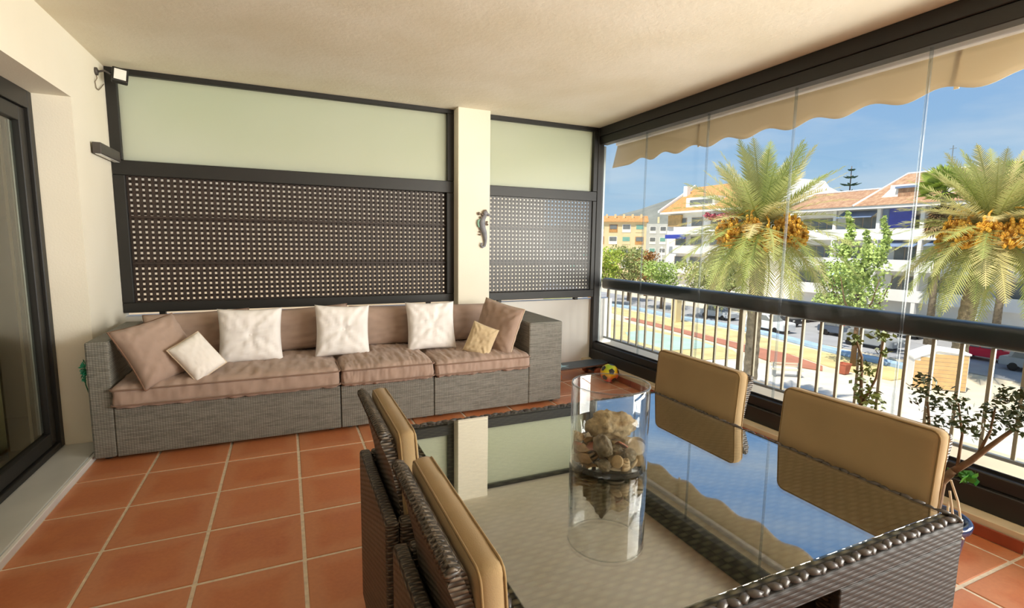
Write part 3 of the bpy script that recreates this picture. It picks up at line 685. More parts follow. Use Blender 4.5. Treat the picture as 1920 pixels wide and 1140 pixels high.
HEAP = [   # kind, place in the vase, rotation: settled by their own weight
    (3, -0.0137, -0.0036, 0.0154, 0.324, -0.219, 2.676), (2, 0.0007, 0.0985, 0.014, -2.184, 0.434, -1.149), (4, -0.0241, -0.0624, 0.0009, 0, -0, 2.067),
    (8, 0.0577, -0.002, 0.0037, 0, 0, 0.473), (5, 0.0725, 0.0556, 0.0239, -2.43, -0.765, -0.106), (7, 0.0161, -0.0267, 0.0158, 0.074, -0.396, 0.797),
    (4, 0.0764, -0.0163, 0.008, 0.085, 0.032, 0.38), (9, -0.05, -0.0242, 0.0037, 0, 0, -0.406), (6, -0.0469, 0.0586, 0.017, 0.566, 0.029, -1.795),
    (8, 0.0571, 0.02, 0.0097, -0.078, -0.364, -1.367), (6, 0.0191, -0.0585, 0.0236, -0.358, 1.324, -0.704), (6, 0.0327, 0.0508, 0.0149, 0.083, -2.897, -0.828),
    (4, -0.0018, 0.0802, 0.0222, -0.255, 0.694, -1.84), (5, -0.063, -0.0058, 0.0178, 2.795, 0.271, 1.232), (6, -0.0613, -0.0692, 0.0165, 0.259, 0.122, -1.518),
    (2, 0.0183, 0.0103, 0.0196, -1.811, 0.802, -0.81), (8, 0.0228, -0.094, 0.0163, -0.427, 0.864, 1.913), (9, -0.0134, -0.0291, 0.0191, -0.361, 2.89, 0.445),
    (6, 0.061, -0.0613, 0.0174, -0.902, -3.132, -0.45), (2, 0.0345, 0.0907, 0.0177, 0.53, -1.806, -1.454), (4, 0.0577, -0.0677, 0.0468, 0.025, 0.27, -2.351),
    (4, 0.0564, 0.0541, 0.0469, -0.053, -2.831, -1.82), (8, -0.0644, 0.0086, 0.0165, 0.368, -0.241, -1.992), (8, -0.0326, -0.0906, 0.0306, -2.129, -0.099, -1.097),
    (2, -0.0773, 0.0616, 0.061, 0.6, -0.005, -2.117), (8, 0.0172, -0.0222, 0.035, 2.983, -0.099, -0.692), (8, -0.0116, -0.0393, 0.0245, 0.225, -0.239, 0.567),
    (2, 0.004, 0.037, 0.014, -0.844, 2.512, 0.419), (4, 0.0747, -0.0476, 0.0525, 3.059, -0.258, 1.011), (8, -0.025, -0.0669, 0.0222, 0.062, 0.339, -1.63),
    (8, 0.0454, 0.0048, 0.0399, 2.643, -0.195, 1.236), (8, 0.0477, -0.0802, 0.0172, 0.654, -0.889, 0.099), (2, -0.0092, -0.0982, 0.0259, -0.515, 0.23, -2.555),
    (5, 0.0882, 0.0126, 0.0166, 0.08, -0.34, -1.974), (7, -0.0727, 0.0373, 0.0247, -0.806, -0.4, 0.982), (4, 0.0555, -0.0116, 0.0229, -0.48, 0.191, 2.062),
    (6, 0.0133, -0.0916, 0.0457, 0.037, 1.918, -2.243), (2, -0.0343, 0.0268, 0.0241, 0.461, 1.062, -2.945), (6, -0.01, -0.0525, 0.046, -0.174, 0.164, 1.543),
    (8, -0.085, 0.0361, 0.0037, 0, 0, -0.074), (9, -0.0185, 0.0479, 0.0135, -0.87, -2.17, -0.412), (8, 0.0247, -0.0113, 0.0481, -2.931, 0.088, 0.442),
    (8, 0.0868, 0.0258, 0.0354, 0.005, -0.106, -0.509), (4, -0.0547, 0.0724, 0.0298, 0.763, 0.795, -3.035), (6, 0.0023, 0.0544, 0.0434, -0.912, 0.128, 0.04),
    (8, -0.0952, 0.0102, 0.0133, -0.647, 0.021, 1.735), (0, -0.0428, 0.0147, 0.0298, 0.01, -0.276, 0.2), (1, -0.0907, 0.0116, 0.0486, -3.063, 0.024, -1.086),
    (0, 0.0038, -0.0514, 0.0535, -0.46, -0.587, -2.422), (1, -0.0444, 0.0321, 0.0405, 0.911, -0.503, -2.954), (1, 0.0068, 0.0004, 0.036, -0.251, 0.17, -0.444),
    (1, -0.0902, -0.0321, -0.0026, -0.339, -0.03, -0.888), (0, -0.0806, 0.0288, 0.0299, -0.876, -0.245, 1.642), (1, -0.0898, -0.0139, 0.0185, -1.039, -0.182, 1.861),
    (-1, -0.0534, -0.0449, 0.0649, 2.003, -0.682, -1.96), (-2, 0.0174, 0.0166, 0.0995, -0.187, -0.041, -0.207)]
for kd, x_, y_, z_, ra, rb_, rc in HEAP:
    if kd >= 0:
        o = link(kn[kd], kinds[kd]); o.scale = (KV,)*3
        lay = ('at the bottom of' if z_ < 0.018 else ('in the middle of' if z_ < 0.042 else 'high on'))+' the vase heap'+(' against the glass' if math.hypot(x_, y_) > 0.075 else '')
        tag(o, klab[kd].replace('in the glass vase', lay), 'shell' if kd not in (6, 7) else 'pebble', 'shells heaped in the glass vase')
    elif kd == -1:
        o = link('sea_stone', m_rock(0.045, 0.030, 0.020, 'shell_grey', 5.1, 'sea_stone', 0.25)); o.scale = (KV,)*3
        tag(o, 'flat grey brown stone beside the knobbly stone in the vase', 'stone')
    else:
        o = link('sea_stone', m_rock(0.066, 0.046, 0.042, 'rock_tan', 1.7, 'sea_stone', 0.34)); o.scale = (1.08,)*3
        tag(o, 'large knobbly tan shell encrusted stone on top of the heap in the vase', 'stone')
    o.location = (VX+x_, VY+y_, zb+z_); o.rotation_euler = (ra, rb_, rc)

# ---- wall lamp, floodlight, sea horse, ball, skateboard, plants
wl = thing('wall_light', 'dark bronze box wall light on the left wall', 'lamp', (XL, 4.43, 1.93))
MB().box(0.0, 0.012, -0.10, 0.10, -0.03, 0.03, 0.003).build('mount_plate', 'lamp_metal', wl)
MB().box(0.012, 0.060, -0.23, 0.235, -0.036, 0.036, 0.004, 2).build('housing', 'lamp_metal', wl)
MB().box(0.020, 0.052, -0.21, 0.215, -0.0385, -0.0355).build('diffuser', 'lamp_glass', wl)
fl = thing('floodlight', 'small floodlight on an arm under the ceiling corner', 'lamp', (XL, 4.44, 2.47))
MB().lathe([(0.001, 0.0), (0.026, 0.0), (0.026, 0.012), (0.012, 0.018), (0.001, 0.018)], 16, Matrix.Rotation(PI/2, 4, 'Y')).build('mount', 'lamp_metal', fl, True)
MB().tube([(0.015, 0, 0), (0.05, 0.005, 0.012), (0.075, 0.015, 0.0), (0.09, 0.02, -0.01)], 0.007, 8).build('arm', 'lamp_metal', fl, True)
hd = MB().box(-0.047, 0.047, -0.022, 0.022, -0.052, 0.052, 0.008, 2).build('head', 'dark_aluminium', fl)
hd.location = (0.13, 0.03, -0.005); hd.rotation_euler = (-0.25, 0.12, 0.25)
MB().box(-0.034, 0.034, -0.0245, -0.0215, -0.038, 0.038, 0.001).build('lens', 'lamp_glass', hd)
cpts = [(0.004, 0.0, -0.02), (0.012, -0.02, -0.05), (0.006, -0.045, -0.08), (0.006, -0.03, -0.115), (0.008, 0.01, -0.12), (0.010, 0.06, -0.09), (0.012, 0.12, -0.05)]
MB().tube(cpts, 0.003, 6).build('cable', 'cable', fl, True)

plain('seahorse_grey', '8f8f96', 0.6, 0.15, 25, 0.3); plain('seahorse_green', '86b39a', 0.6, 0.15, 25, 0.3); plain('seahorse_brown', '7d6a5c', 0.6, 0.15, 30, 0.3)
sh = thing('seahorse_ornament', 'grey and mint sea horse ornament hanging on the pillar', 'ornament', (1.712, CY-0.012, 1.47)); 
body = [(0.012, 0.13), (-0.010, 0.10), (-0.022, 0.06), (-0.014, 0.015), (0.004, -0.03), (0.014, -0.08), (0.016, -0.12), (0.008, -0.155), (-0.014, -0.168), (-0.030, -0.150), (-0.022, -0.130), (-0.008, -0.138)]
MB().tube([(x_, -0.004, z_) for x_, z_ in body], [0.018, 0.024, 0.030, 0.029, 0.024, 0.018, 0.013, 0.011, 0.010, 0.008, 0.007, 0.004], 10).build('body', 'seahorse_grey', sh, True)
MB().ball((0.014, -0.006, 0.152), 0.026, 0.02, 0.024).tube([(0.022, -0.008, 0.150), (0.046, -0.010, 0.136), (0.060, -0.010, 0.130)], [0.014, 0.010, 0.010], 8).build('head', 'seahorse_grey', sh, True)
MB().prism([(-0.03, 0.10), (-0.062, 0.085), (-0.066, 0.05), (-0.055, 0.02), (-0.028, 0.01), (-0.020, 0.05)], 'y', -0.010, 0.004).build('fin', 'seahorse_green', sh)
mb = MB()
for k in range(5): mb.ball((-0.002-0.012*k+0.02, -0.004, 0.175-0.004*k*k), 0.012, 0.009, 0.012, 1)
mb.ball((-0.05, -0.003, 0.145), 0.014, 0.010, 0.018, 1); mb.build('crest', 'seahorse_brown', sh, True)
mb = MB()
for k, (x_, z_) in enumerate(((-0.030, 0.0), (-0.036, -0.025), (-0.020, -0.018), (-0.040, -0.05), (0.030, 0.07), (0.034, 0.045))): mb.ball((x_, -0.004, z_), 0.012, 0.009, 0.010, 1)
mb.tube([(-0.030, -0.004, 0.0), (0.030, -0.004, 0.06)], 0.006, 6); tag(mb.build('spines', 'seahorse_brown', sh, True), kind='stuff')

def ball_mat():
    t = NT('ball_print'); v = t.obj(); s = t.n('SeparateXYZ', i_0=v)
    f = t.math('MULTIPLY_ADD', s.outputs[2], 4.2, t.math('MULTIPLY_ADD', s.outputs[0], -3.2, 0.40))
    t.bsdf(t.ramp(f, (0.1, srgb('e0305a')), (0.4, srgb('f2552a')), (0.58, srgb('f6a81e')), (0.76, srgb('f3e022')), (0.96, srgb('3fc23c'))), 0.35)
ball_mat(); plain('black_print', '14120f', 0.4, 0.02, 5)
bl_ = MB().ball((0, 0, 0), 0.09, sub=4).build('toy_ball', 'ball_print', None, True); bl_.location = (2.855, 4.00, 0.0905); bl_.rotation_euler = (0.2, 0.1, 0.5)
tag(bl_, 'rainbow coloured small football with black spots beside the curb', 'ball')
ico = MB().ball((0, 0, 0), 1, sub=1); dirs = [v.co.copy() for v in ico.bm.verts]; ico.bm.free()
seen = []
for d in dirs:
    if any((d-q).length < 0.9 for q in seen): continue
    seen.append(d)
    # pentagon patch following the sphere
    z_ = d.normalized(); a = z_.orthogonal().normalized(); b = z_.cross(a); mb = MB()
    c0 = mb.bm.verts.new(z_*0.0945); ring = [mb.bm.verts.new((z_+0.36*(a*math.cos(2*PI*k/5)+b*math.sin(2*PI*k/5))).normalized()*0.0925) for k in range(5)]
    for k in range(5): mb.bm.faces.new((c0, ring[k], ring[(k+1) % 5]))
    mb.build('spot', 'black_print', bl_, True)

plain('deck_print', '3a4750', 0.45, 0.10, 8); plain('deck_wood', '6e4a34', 0.6, 0.1, 20); plain('deck_star', '9fc6d0', 0.5, 0.05, 9); plain('wheel_orange', 'b0623a', 0.5, 0.1, 9)
sk_ = thing('skateboard', 'dark skateboard with pale blue print behind the ball', 'skateboard', (2.62, 4.31, 0.0), 0.10)
def deck_poly(L, W, m=10):
    p = []
    for k in range(m+1): a = -PI/2+PI*k/m; p.append((L/2-W/2+W/2*math.cos(a)*1.3, W/2*math.sin(a)))
    for k in range(m+1): a = PI/2+PI*k/m; p.append((-L/2+W/2+W/2*math.cos(a)*1.3, W/2*math.sin(a)))
    return p
MB().prism(deck_poly(0.80, 0.24), 'z', 0.108, 0.120).build('deck', 'deck_wood', sk_)
MB().prism(deck_poly(0.795, 0.236), 'z', 0.1202, 0.1225).build('grip', 'deck_print', sk_)
st = []
for k in range(12): a = PI*k/6; r = 0.085 if k % 2 == 0 else 0.035; st.append((-0.15+r*1.3*math.cos(a), r*math.sin(a)))
MB().prism(st, 'z', 0.1228, 0.1234).build('star_print', 'deck_star', sk_)
for ax_ in (-0.25, 0.25):
    MB().box(ax_-0.03, ax_+0.03, -0.03, 0.03, 0.060, 0.108, 0.005).tube([(ax_, -0.095, 0.045), (ax_, 0.095, 0.045)], 0.010, 8).build('truck', 'lamp_metal', sk_)
    for sy in (-1, 1):
        MB().lathe([(0.001, -0.018), (0.034, -0.018), (0.042, -0.012), (0.042, 0.012), (0.034, 0.018), (0.001, 0.018)], 20, Matrix.Translation((ax_, sy*0.100, 0.0425)) @ Matrix.Rotation(PI/2, 4, 'X')).build('wheel', 'wheel_orange', sk_, True)

plain('leaf_dark', '46552f', 0.5, 0.3, 3); plain('leaf_mid', '6d7c3a', 0.5, 0.25, 3); plain('leaf_bright', '4f9a3a', 0.5, 0.2, 4); plain('bark', '7a6046', 0.85, 0.2, 25, 0.5); plain('pot_blue', '2c3c63', 0.12, 0.15, 6, 0, 0, 0.7); plain('soil', '3d2c20', 0.95, 0.2, 40, 0.6); plain('leaf_teal', '1f7a55', 0.5, 0.15, 5); plain('pot_clay', '8a5236', 0.7, 0.1, 12)
def leaf_cloud(mb, c, n_, rx, rz, size, rn, asp=0.5):
    for _ in range(n_):
        d = Vector((rn.gauss(0, 1), rn.gauss(0, 1), rn.gauss(0, 1)))
        d = d.normalized()*rn.random()**0.4; p = Vector(c)+Vector((d.x*rx, d.y*rx, d.z*rz))
        a = Vector((rn.gauss(0, 1), rn.gauss(0, 1), rn.gauss(0, 0.7))).normalized(); b = a.orthogonal().normalized(); b = (b*math.cos(_)+a.cross(b)*math.sin(_)); s_ = size*rn.uniform(0.7, 1.3)
        v = [mb.bm.verts.new(p+q) for q in (-a*s_*0.5, b*s_*asp*0.5+a*s_*0.05, a*s_*0.5, -b*s_*asp*0.5+a*s_*0.05)]
        mb.bm.faces.new(v)
def potted(name, label, loc, pot_r, pot_h, branches, clouds, leafm, seed, potm='pot_blue', size=0.03):
    t = thing(name, label, 'plant', loc); rn = random.Random(seed)
    MB().lathe([(0.001, 0.0), (pot_r*0.62, 0.0), (pot_r*0.66, 0.012), (pot_r*0.90, pot_h*0.75), (pot_r*0.93, pot_h-0.035), (pot_r*1.06, pot_h-0.030), (pot_r*1.08, pot_h-0.008), (pot_r*1.03, pot_h), (pot_r*0.90, pot_h), (pot_r*0.86, pot_h-0.03)], 36).build('pot', potm, t, True)
    MB().lathe([(0.001, pot_h-0.028), (pot_r*0.88, pot_h-0.032)], 24).build('soil', 'soil', t)
    for pts, r0, r1 in branches:
        m = len(pts); MB().tube(pts, [r0+(r1-r0)*k/(m-1) for k in range(m)], 7).build('branch', 'bark', t, True)
    for c, n_, rx, rz in clouds:
        mb = MB(); leaf_cloud(mb, c, n_, rx, rz, size, rn); tag(mb.build('foliage', leafm, t, False, False), kind='stuff')
    return t
potted('potted_shrub', 'small leaved shrub in a glossy blue pot behind the table corner', (2.32, 1.035, 0.0), 0.115, 0.30,
    [([(0, 0, 0.27), (0.0, -0.01, 0.36), (-0.01, -0.02, 0.44), (0.0, -0.05, 0.50)], 0.020, 0.014),
     ([(0.0, -0.04, 0.485), (0.01, -0.09, 0.55), (0.02, -0.14, 0.63), (0.02, -0.20, 0.72)], 0.014, 0.006),
     ([(-0.01, -0.02, 0.44), (-0.01, 0.03, 0.58), (0.0, 0.06, 0.74)], 0.009, 0.004),
     ([(0.01, -0.11, 0.58), (0.03, -0.13, 0.68), (0.02, -0.14, 0.78)], 0.006, 0.003),
     ([(0.0, -0.06, 0.52), (0.03, -0.05, 0.64), (0.02, -0.03, 0.76)], 0.006, 0.003)],
    [((0.0, 0.075, 0.775), 100, 0.050, 0.085), ((0.02, 0.0, 0.74), 120, 0.065, 0.085), ((0.03, -0.08, 0.70), 110, 0.065, 0.075), ((0.03, -0.16, 0.78), 170, 0.065, 0.085), ((0.03, -0.22, 0.78), 240, 0.065, 0.10), ((0.01, 0.03, 0.64), 70, 0.05, 0.06)], 'leaf_dark', 4, 'pot_blue', 0.024)
MB().tube([(0, -0.03, 0.50), (0.02, -0.07, 0.49), (0.03, -0.10, 0.475)], 0.004, 6).build('shoot', 'leaf_bright', bpy.data.objects['potted_shrub'], True)
mb = MB(); leaf_cloud(mb, (0.03, -0.085, 0.485), 26, 0.035, 0.018, 0.04, random.Random(2)); tag(mb.build('young_leaves', 'leaf_bright', bpy.data.objects['potted_shrub'], False, False), kind='stuff')
potted('potted_sapling', 'slender leafy sapling in a clay pot behind the tan chairs', (2.25, 1.30, 0.0), 0.085, 0.26,
    [([(0, 0, 0.27), (0.0, 0.01, 0.5), (-0.01, 0.0, 0.7), (0.0, 0.02, 0.88), (0.0, 0.05, 0.95)], 0.010, 0.004),
     ([(-0.01, 0.0, 0.66), (0.01, -0.04, 0.8), (0.0, -0.06, 0.97)], 0.006, 0.003)],
    [((0.0, 0.055, 0.955), 40, 0.030, 0.028), ((0.0, -0.05, 0.985), 60, 0.05, 0.02), ((0.0, 0.005, 0.78), 110, 0.045, 0.10), ((0.01, -0.03, 0.70), 90, 0.055, 0.07), ((0.0, -0.06, 0.92), 16, 0.03, 0.02)], 'leaf_mid', 9, 'pot_clay', 0.026)
t = thing('leaf_sprig', 'teal green leafy sprig poking out from the side of the sofa arm', 'plant', (-1.1005, 3.668, 0.40))
MB().tube([(0.004, 0.0, 0.0), (-0.012, -0.003, 0.08), (-0.012, -0.002, 0.16), (-0.002, 0.0, 0.23)], 0.003, 6).build('stem', 'leaf_teal', t, True)
mb = MB(); leaf_cloud(mb, (-0.016, -0.004, 0.16), 46, 0.016, 0.085, 0.030, random.Random(5)); tag(mb.build('leaves', 'leaf_teal', t, False, False), kind='stuff')

# ================================================================== OUTSIDE: park, street, houses, palms, hill
ZG = -7.0
plain('asphalt', 'a2a2a4', 0.9, 0.06, 0.6); plain('paving', 'd6cfc2', 0.9, 0.07, 1.5); plain('dry_lawn', 'd6c38a', 0.95, 0.12, 0.7); plain('green_lawn', 'b5b06a', 0.95, 0.12, 0.7)
plain('red_path', 'b5785f', 0.9, 0.06, 0.9); plain('turquoise_court', 'afc9b8', 0.9, 0.06, 0.6); plain('blue_kerb', 'a4c0d8', 0.8, 0.08, 1.0); plain('pale_path', 'ddcfb4', 0.9, 0.05, 1.0)
plain('facade_white', 'f4f1ea', 0.8, 0.02, 1.0); plain('facade_cream', 'e8d3a4', 0.8, 0.04, 0.6); plain('facade_grey', 'cfcfc6', 0.8, 0.04, 0.6); plain('blue_cloth', '3f4fb0', 0.8, 0.05, 2); plain('slate_cloth', '7488a8', 0.8, 0.06, 1)
plain('window_dark', '7d807e', 0.3, 0.1, 2); plain('loggia_brown', 'c0ac98', 0.9, 0.1, 1); plain('bougainvillea', 'c4566a', 0.9, 0.25, 3); plain('wood_brown', '8a6a4c', 0.8, 0.15, 3); plain('teal_cloth', '7fb0a0', 0.8, 0.05, 2); plain('sand_plank', 'd9b27a', 0.85, 0.08, 2); plain('clay_red', 'b5654a', 0.85, 0.08, 3)
def roof_mat(name, a, b, c):
    t = NT(name); v = t.obj(); s = t.n('SeparateXYZ', i_0=v); k = t.math('SINE', t.math('MULTIPLY', s.outputs[1], 26.0)); r = t.math('SINE', t.math('MULTIPLY', s.outputs[0], 17.0))
    nz = t.noise(2.2, 4, v, 0.7); col = t.ramp(nz, (0.3, srgb(a)), (0.5, srgb(b)), (0.7, srgb(c)))
    t.bsdf(col, 0.9, t.bump(t.math('ADD', k, t.math('MULTIPLY', r, 0.5)), 0.4, 0.06))
roof_mat('roof_tile', '9c7258', 'b28a6a', 'c9a684'); roof_mat('roof_orange', 'b07c48', 'c89358', 'd8a86e')
def hill_mat():
    t = NT('hill_scrub'); v = t.obj(); f = t.noise(0.02, 6, v, 0.7); t.bsdf(t.ramp(f, (0.35, srgb('73756c')), (0.65, srgb('8c8d83'))), 1.0)
hill_mat()
def flat(name, poly, z_, mat, h_=0.05): return struct(MB().prism(poly, 'z', z_-h_, z_).build(name, mat))
struct(MB().box(3.56, 900, -500, 1300, ZG-0.6, ZG-0.06).build('ground', 'pale_path'))
flat('road', [(42.2, -60), (50.5, -60), (50.5, 120), (42.2, 120)], ZG, 'asphalt')
flat('car_park', [(50.6, -60), (57.5, -60), (57.5, 44), (50.6, 44)], ZG-0.005, 'asphalt')
flat('plaza', [(9, -10), (33.4, -10), (33.6, 19.5), (31.5, 24.2), (28.5, 27.0), (9, 27.0)], ZG, 'paving')
flat('lawn_playground', [(12, 27.2), (28.5, 27.2), (31.0, 26.6), (32.6, 29), (33.2, 33), (33.0, 60), (12, 60)], ZG-0.01, 'dry_lawn')
flat('path_red', [(33.0, 21.8), (34.2, 22.6), (35.5, 26.2), (35.3, 30), (35.6, 36), (35.8, 46), (34.6, 46), (34.2, 36), (33.6, 30), (32.2, 26), (31.8, 24.4)], ZG+0.02, 'red_path')
flat('court', [(31.6, 39), (32.8, 33), (32.2, 30.2), (27.6, 30.6), (27.4, 35.5), (29.2, 38.6)], ZG+0.02, 'turquoise_court')
flat('lawn_strip', [(34.8, 18.5), (38.6, 18.5), (39.0, 26), (40.2, 36), (39.6, 44), (39.4, 60), (36.2, 60), (36.0, 36), (35.8, 26), (34.6, 22.4)], ZG, 'dry_lawn')
flat('lawn_far', [(24, 61), (40, 61), (40, 90), (24, 90)], ZG, 'green_lawn')
kb = [(38.7, 17), (38.9, 21), (39.4, 25.5), (41.0, 33), (41.0, 39.6), (40.4, 44.2), (40.4, 48.3), (40.6, 53.5), (38.6, 60)]
pl = [(x_, y_) for x_, y_ in kb]; pr_ = [(x_+1.05, y_) for x_, y_ in kb][::-1]
flat('kerb_blue', pl+pr_, ZG+0.22, 'blue_kerb', 0.25)
# hill
mb = MB(); g = []; rn = random.Random(8)
for i in range(41):
    row = []; a = math.radians(20+i*1.6)
    T = ((0, 12), (20, 22), (34, 48), (38, 69), (43, 90), (47, 96), (54, 62), (66, 40), (90, 25)); dg = math.degrees(a)
    for (a0, p0), (a1, p1) in zip(T[:-1], T[1:]):
        if a0 <= dg <= a1: pk = p0+(p1-p0)*(dg-a0)/(a1-a0)
    pk *= 1.12
    for j in range(9):
        f = j/8; d = 820+260*f; hz = pk*math.sin(min(1, f*1.25)*PI/2)*(1+0.10*noise.noise(Vector((i*0.35, j*0.6, 2.0)))) - 8
        row.append(mb.bm.verts.new((d*math.sin(a), d*math.cos(a), hz)))
    g.append(row)
for i in range(40):
    for j in range(8): mb.bm.faces.new((g[i][j], g[i+1][j], g[i+1][j+1], g[i][j+1]))
struct(mb.build('hill', 'hill_scrub', None, True))

# ---- palms
def frond_mat():
    t = NT('palm_frond'); oi = t.n('ObjectInfo').outputs['Random']; c = t.ramp(oi, (0.0, srgb('a3ad62')), (0.4, srgb('bcbc78')), (0.75, srgb('cfc587')), (1.0, srgb('dccb90')))
    a = t.n('BsdfDiffuse', i_Color=c); b = t.n('BsdfTranslucent', i_Color=c); m = t.n('MixShader', i_0=0.35)
    t.t.links.new(a.outputs[0], m.inputs[1]); t.t.links.new(b.outputs[0], m.inputs[2]); t.t.links.new(m.outputs[0], t.out.inputs[0])
frond_mat(); plain('palm_trunk', 'a08f74', 0.95, 0.25, 4, 0.6); plain('dates', 'ffae3a', 0.6, 0.25, 3); plain('fan_green', '9fb04a', 0.7, 0.2, 1); plain('fan_dry', 'a98a62', 0.9, 0.2, 1)
def frond_mesh(L, droop, seed):
    mb = MB(); rn = random.Random(seed); N_ = 46; pts = []
    for k in range(N_+1): f = k/N_; pts.append(Vector((L*f*(1-0.12*droop*f), 0, -droop*L*0.42*f**2.1)))
    for k in range(N_):
        a, b = pts[k], pts[k+1]; w_ = 0.05*(1-k/N_)+0.008
        mb.bm.faces.new([mb.bm.verts.new(q) for q in (a+Vector((0, w_, 0)), a-Vector((0, w_, 0)), b-Vector((0, w_, 0)), b+Vector((0, w_, 0)))])
        if k < 4: continue
        f = k/N_; t = (b-a).normalized(); nrm = Vector((-t.z, 0, t.x)); le = L*0.17*math.sin(PI*min(1, 0.16+f*0.86))**0.6*rn.uniform(0.85, 1.1)
        for s_ in (-1, 1):
            d = (t*0.62+Vector((0, s_, 0))*0.72+nrm*rn.uniform(0.05, 0.40)).normalized(); e_ = a+d*le-Vector((0, 0, le*0.22)); hw = t*0.035
            mb.bm.faces.new([mb.bm.verts.new(q) for q in (a-hw, a+hw, (a+e_)/2+hw*0.9, e_)])
    return mb.mesh('frond', 'palm_frond', False, False)
fr_mesh = [frond_mesh(4.0, 0.35, 1), frond_mesh(4.3, 0.75, 2), frond_mesh(4.5, 1.05, 3), frond_mesh(4.5, 1.15, 4)]
def cluster_mesh():
    mb = MB(); rn = random.Random(6)
    for k in range(150):
        d = Vector((rn.gauss(0, 1), rn.gauss(0, 1), rn.gauss(0, 1))).normalized()*rn.random()**0.5
        p = Vector((d.x*0.34+0.30, d.y*0.34, d.z*0.42-0.35)); mb.ball(p, 0.055, 0.05, 0.07, 1)
    mb.tube([(-0.6, 0, 0.15), (-0.3, 0, 0.30), (0.2, 0, 0.15), (0.30, 0, -0.3)], 0.03, 5)
    return mb.mesh('date_cluster', 'dates', False)
cl_mesh = cluster_mesh()
def date_palm(label, x_, y_, zc, sc, seed, rot, lean=(0.0, 0.0)):
    t = thing('date_palm', label, 'palm tree', (x_, y_, ZG-0.02)); rn = random.Random(seed); hc = zc-ZG
    mb = MB(); pts = []; rad = []
    for k in range(30): f = k/29; pts.append((0.10*math.sin(f*3)*(1-f)+lean[0]*f*f, 0.05*math.sin(f*2)*(1-f)+lean[1]*f*f, f*(hc-0.2))); rad.append((0.30+0.03*(k % 2)+(0.10*(f-0.85)/0.15 if f > 0.85 else 0)+0.10*max(0, 0.1-f)*10*0.3)*sc)
    mb.tube(pts, rad, 12).build('trunk', 'palm_trunk', t)
    n_ = 112
    for k in range(n_):
        f = (k+0.5)/n_; az = k*2.39996+rot+rn.uniform(-0.15, 0.15)
        el = math.radians(84-122*f**0.9+rn.uniform(-6, 6)); kind = 0 if f < 0.35 else (1 if f < 0.60 else (2 if f < 0.82 else 3))
        o = link('frond', fr_mesh[kind], t); o.rotation_euler = (rn.uniform(-0.25, 0.25), -el, az); o.location = (lean[0]+0.12*math.cos(az), lean[1]+0.12*math.sin(az), hc-0.25*f)
        q = sc*rn.uniform(0.88, 1.06); o.scale = (q, q, q)
    for k in range(12):
        az = k*2*PI/12+rot; o = link('date_cluster', cl_mesh, t); o.rotation_euler = (0, rn.uniform(-0.2, 0.2), az); o.location = (lean[0]+sc*1.05*math.cos(az), lean[1]+sc*1.05*math.sin(az), hc+sc*(0.22+rn.uniform(-0.35, 0.3))); o.scale = (sc*rn.uniform(1.3, 1.6),)*3
    return t
date_palm('tall date palm with orange fruit standing nearer the railing', 20.0, 16.7, 2.35, 1.0, 5, 0.4)
date_palm('date palm with orange fruit in front of the fan palms', 40.25, 17.6, 2.75, 1.42, 9, 1.3, (0.55, -0.75))
def fan_mesh(mat, L):
    mb = MB(); m = 14
    mb.bm.faces.new([mb.bm.verts.new(q) for q in ((0, 0.03, 0), (0, -0.03, 0), (L*0.55, -0.02, 0.0), (L*0.55, 0.02, 0.0))])
    for k in range(m):
        a = -1.35+2.7*k/(m-1); d = Vector((math.cos(a), math.sin(a), 0)); s_ = Vector((-d.y, d.x, 0)); b = Vector((L*0.5, 0, 0))
        mb.bm.faces.new([mb.bm.verts.new(q) for q in (b, b+d*L*0.35+s_*0.07+Vector((0, 0, 0.03)), b+d*L*0.62-Vector((0, 0, 0.10)), b+d*L*0.35-s_*0.07)])
    return mb.mesh('fan_leaf', mat, False, False)
fg, fd = fan_mesh('fan_green', 1.6), fan_mesh('fan_dry', 1.5)
def fan_palm(label, x_, y_, zc, seed, sc=1.0):
    t = thing('fan_palm', label, 'palm tree', (x_, y_, ZG-0.02)); rn = random.Random(seed); hc = zc-ZG
    MB().tube([(0, 0, 0), (0.05, 0, hc*0.5), (0, 0, hc)], [0.32, 0.22, 0.20], 10).build('trunk', 'palm_trunk', t, True)
    for k in range(40):
        f = k/40; az = k*2.4; el = math.radians(80-95*f); o = link('fan_leaf', fg, t); o.location = (0, 0, hc-0.3*f); o.rotation_euler = (rn.uniform(-0.4, 0.4), -el, az); o.scale = (sc*rn.uniform(0.85, 1.1),)*3
    for k in range(46):
        az = k*2.4; o = link('dry_leaf', fd, t); o.location = (0, 0, hc-0.4-1.5*k/46); o.rotation_euler = (rn.uniform(-0.3, 0.3), math.radians(rn.uniform(58, 78)), az); o.scale = (sc*rn.uniform(0.8, 1.05),)*3
fan_palm('shaggy fan palm with brown skirt before the tiled house', 51.0, 24.6, 6.2, 3, 1.35)
fan_palm('shaggy fan palm behind the date palm with orange fruit', 52.2, 20.6, 6.3, 4, 1.35)

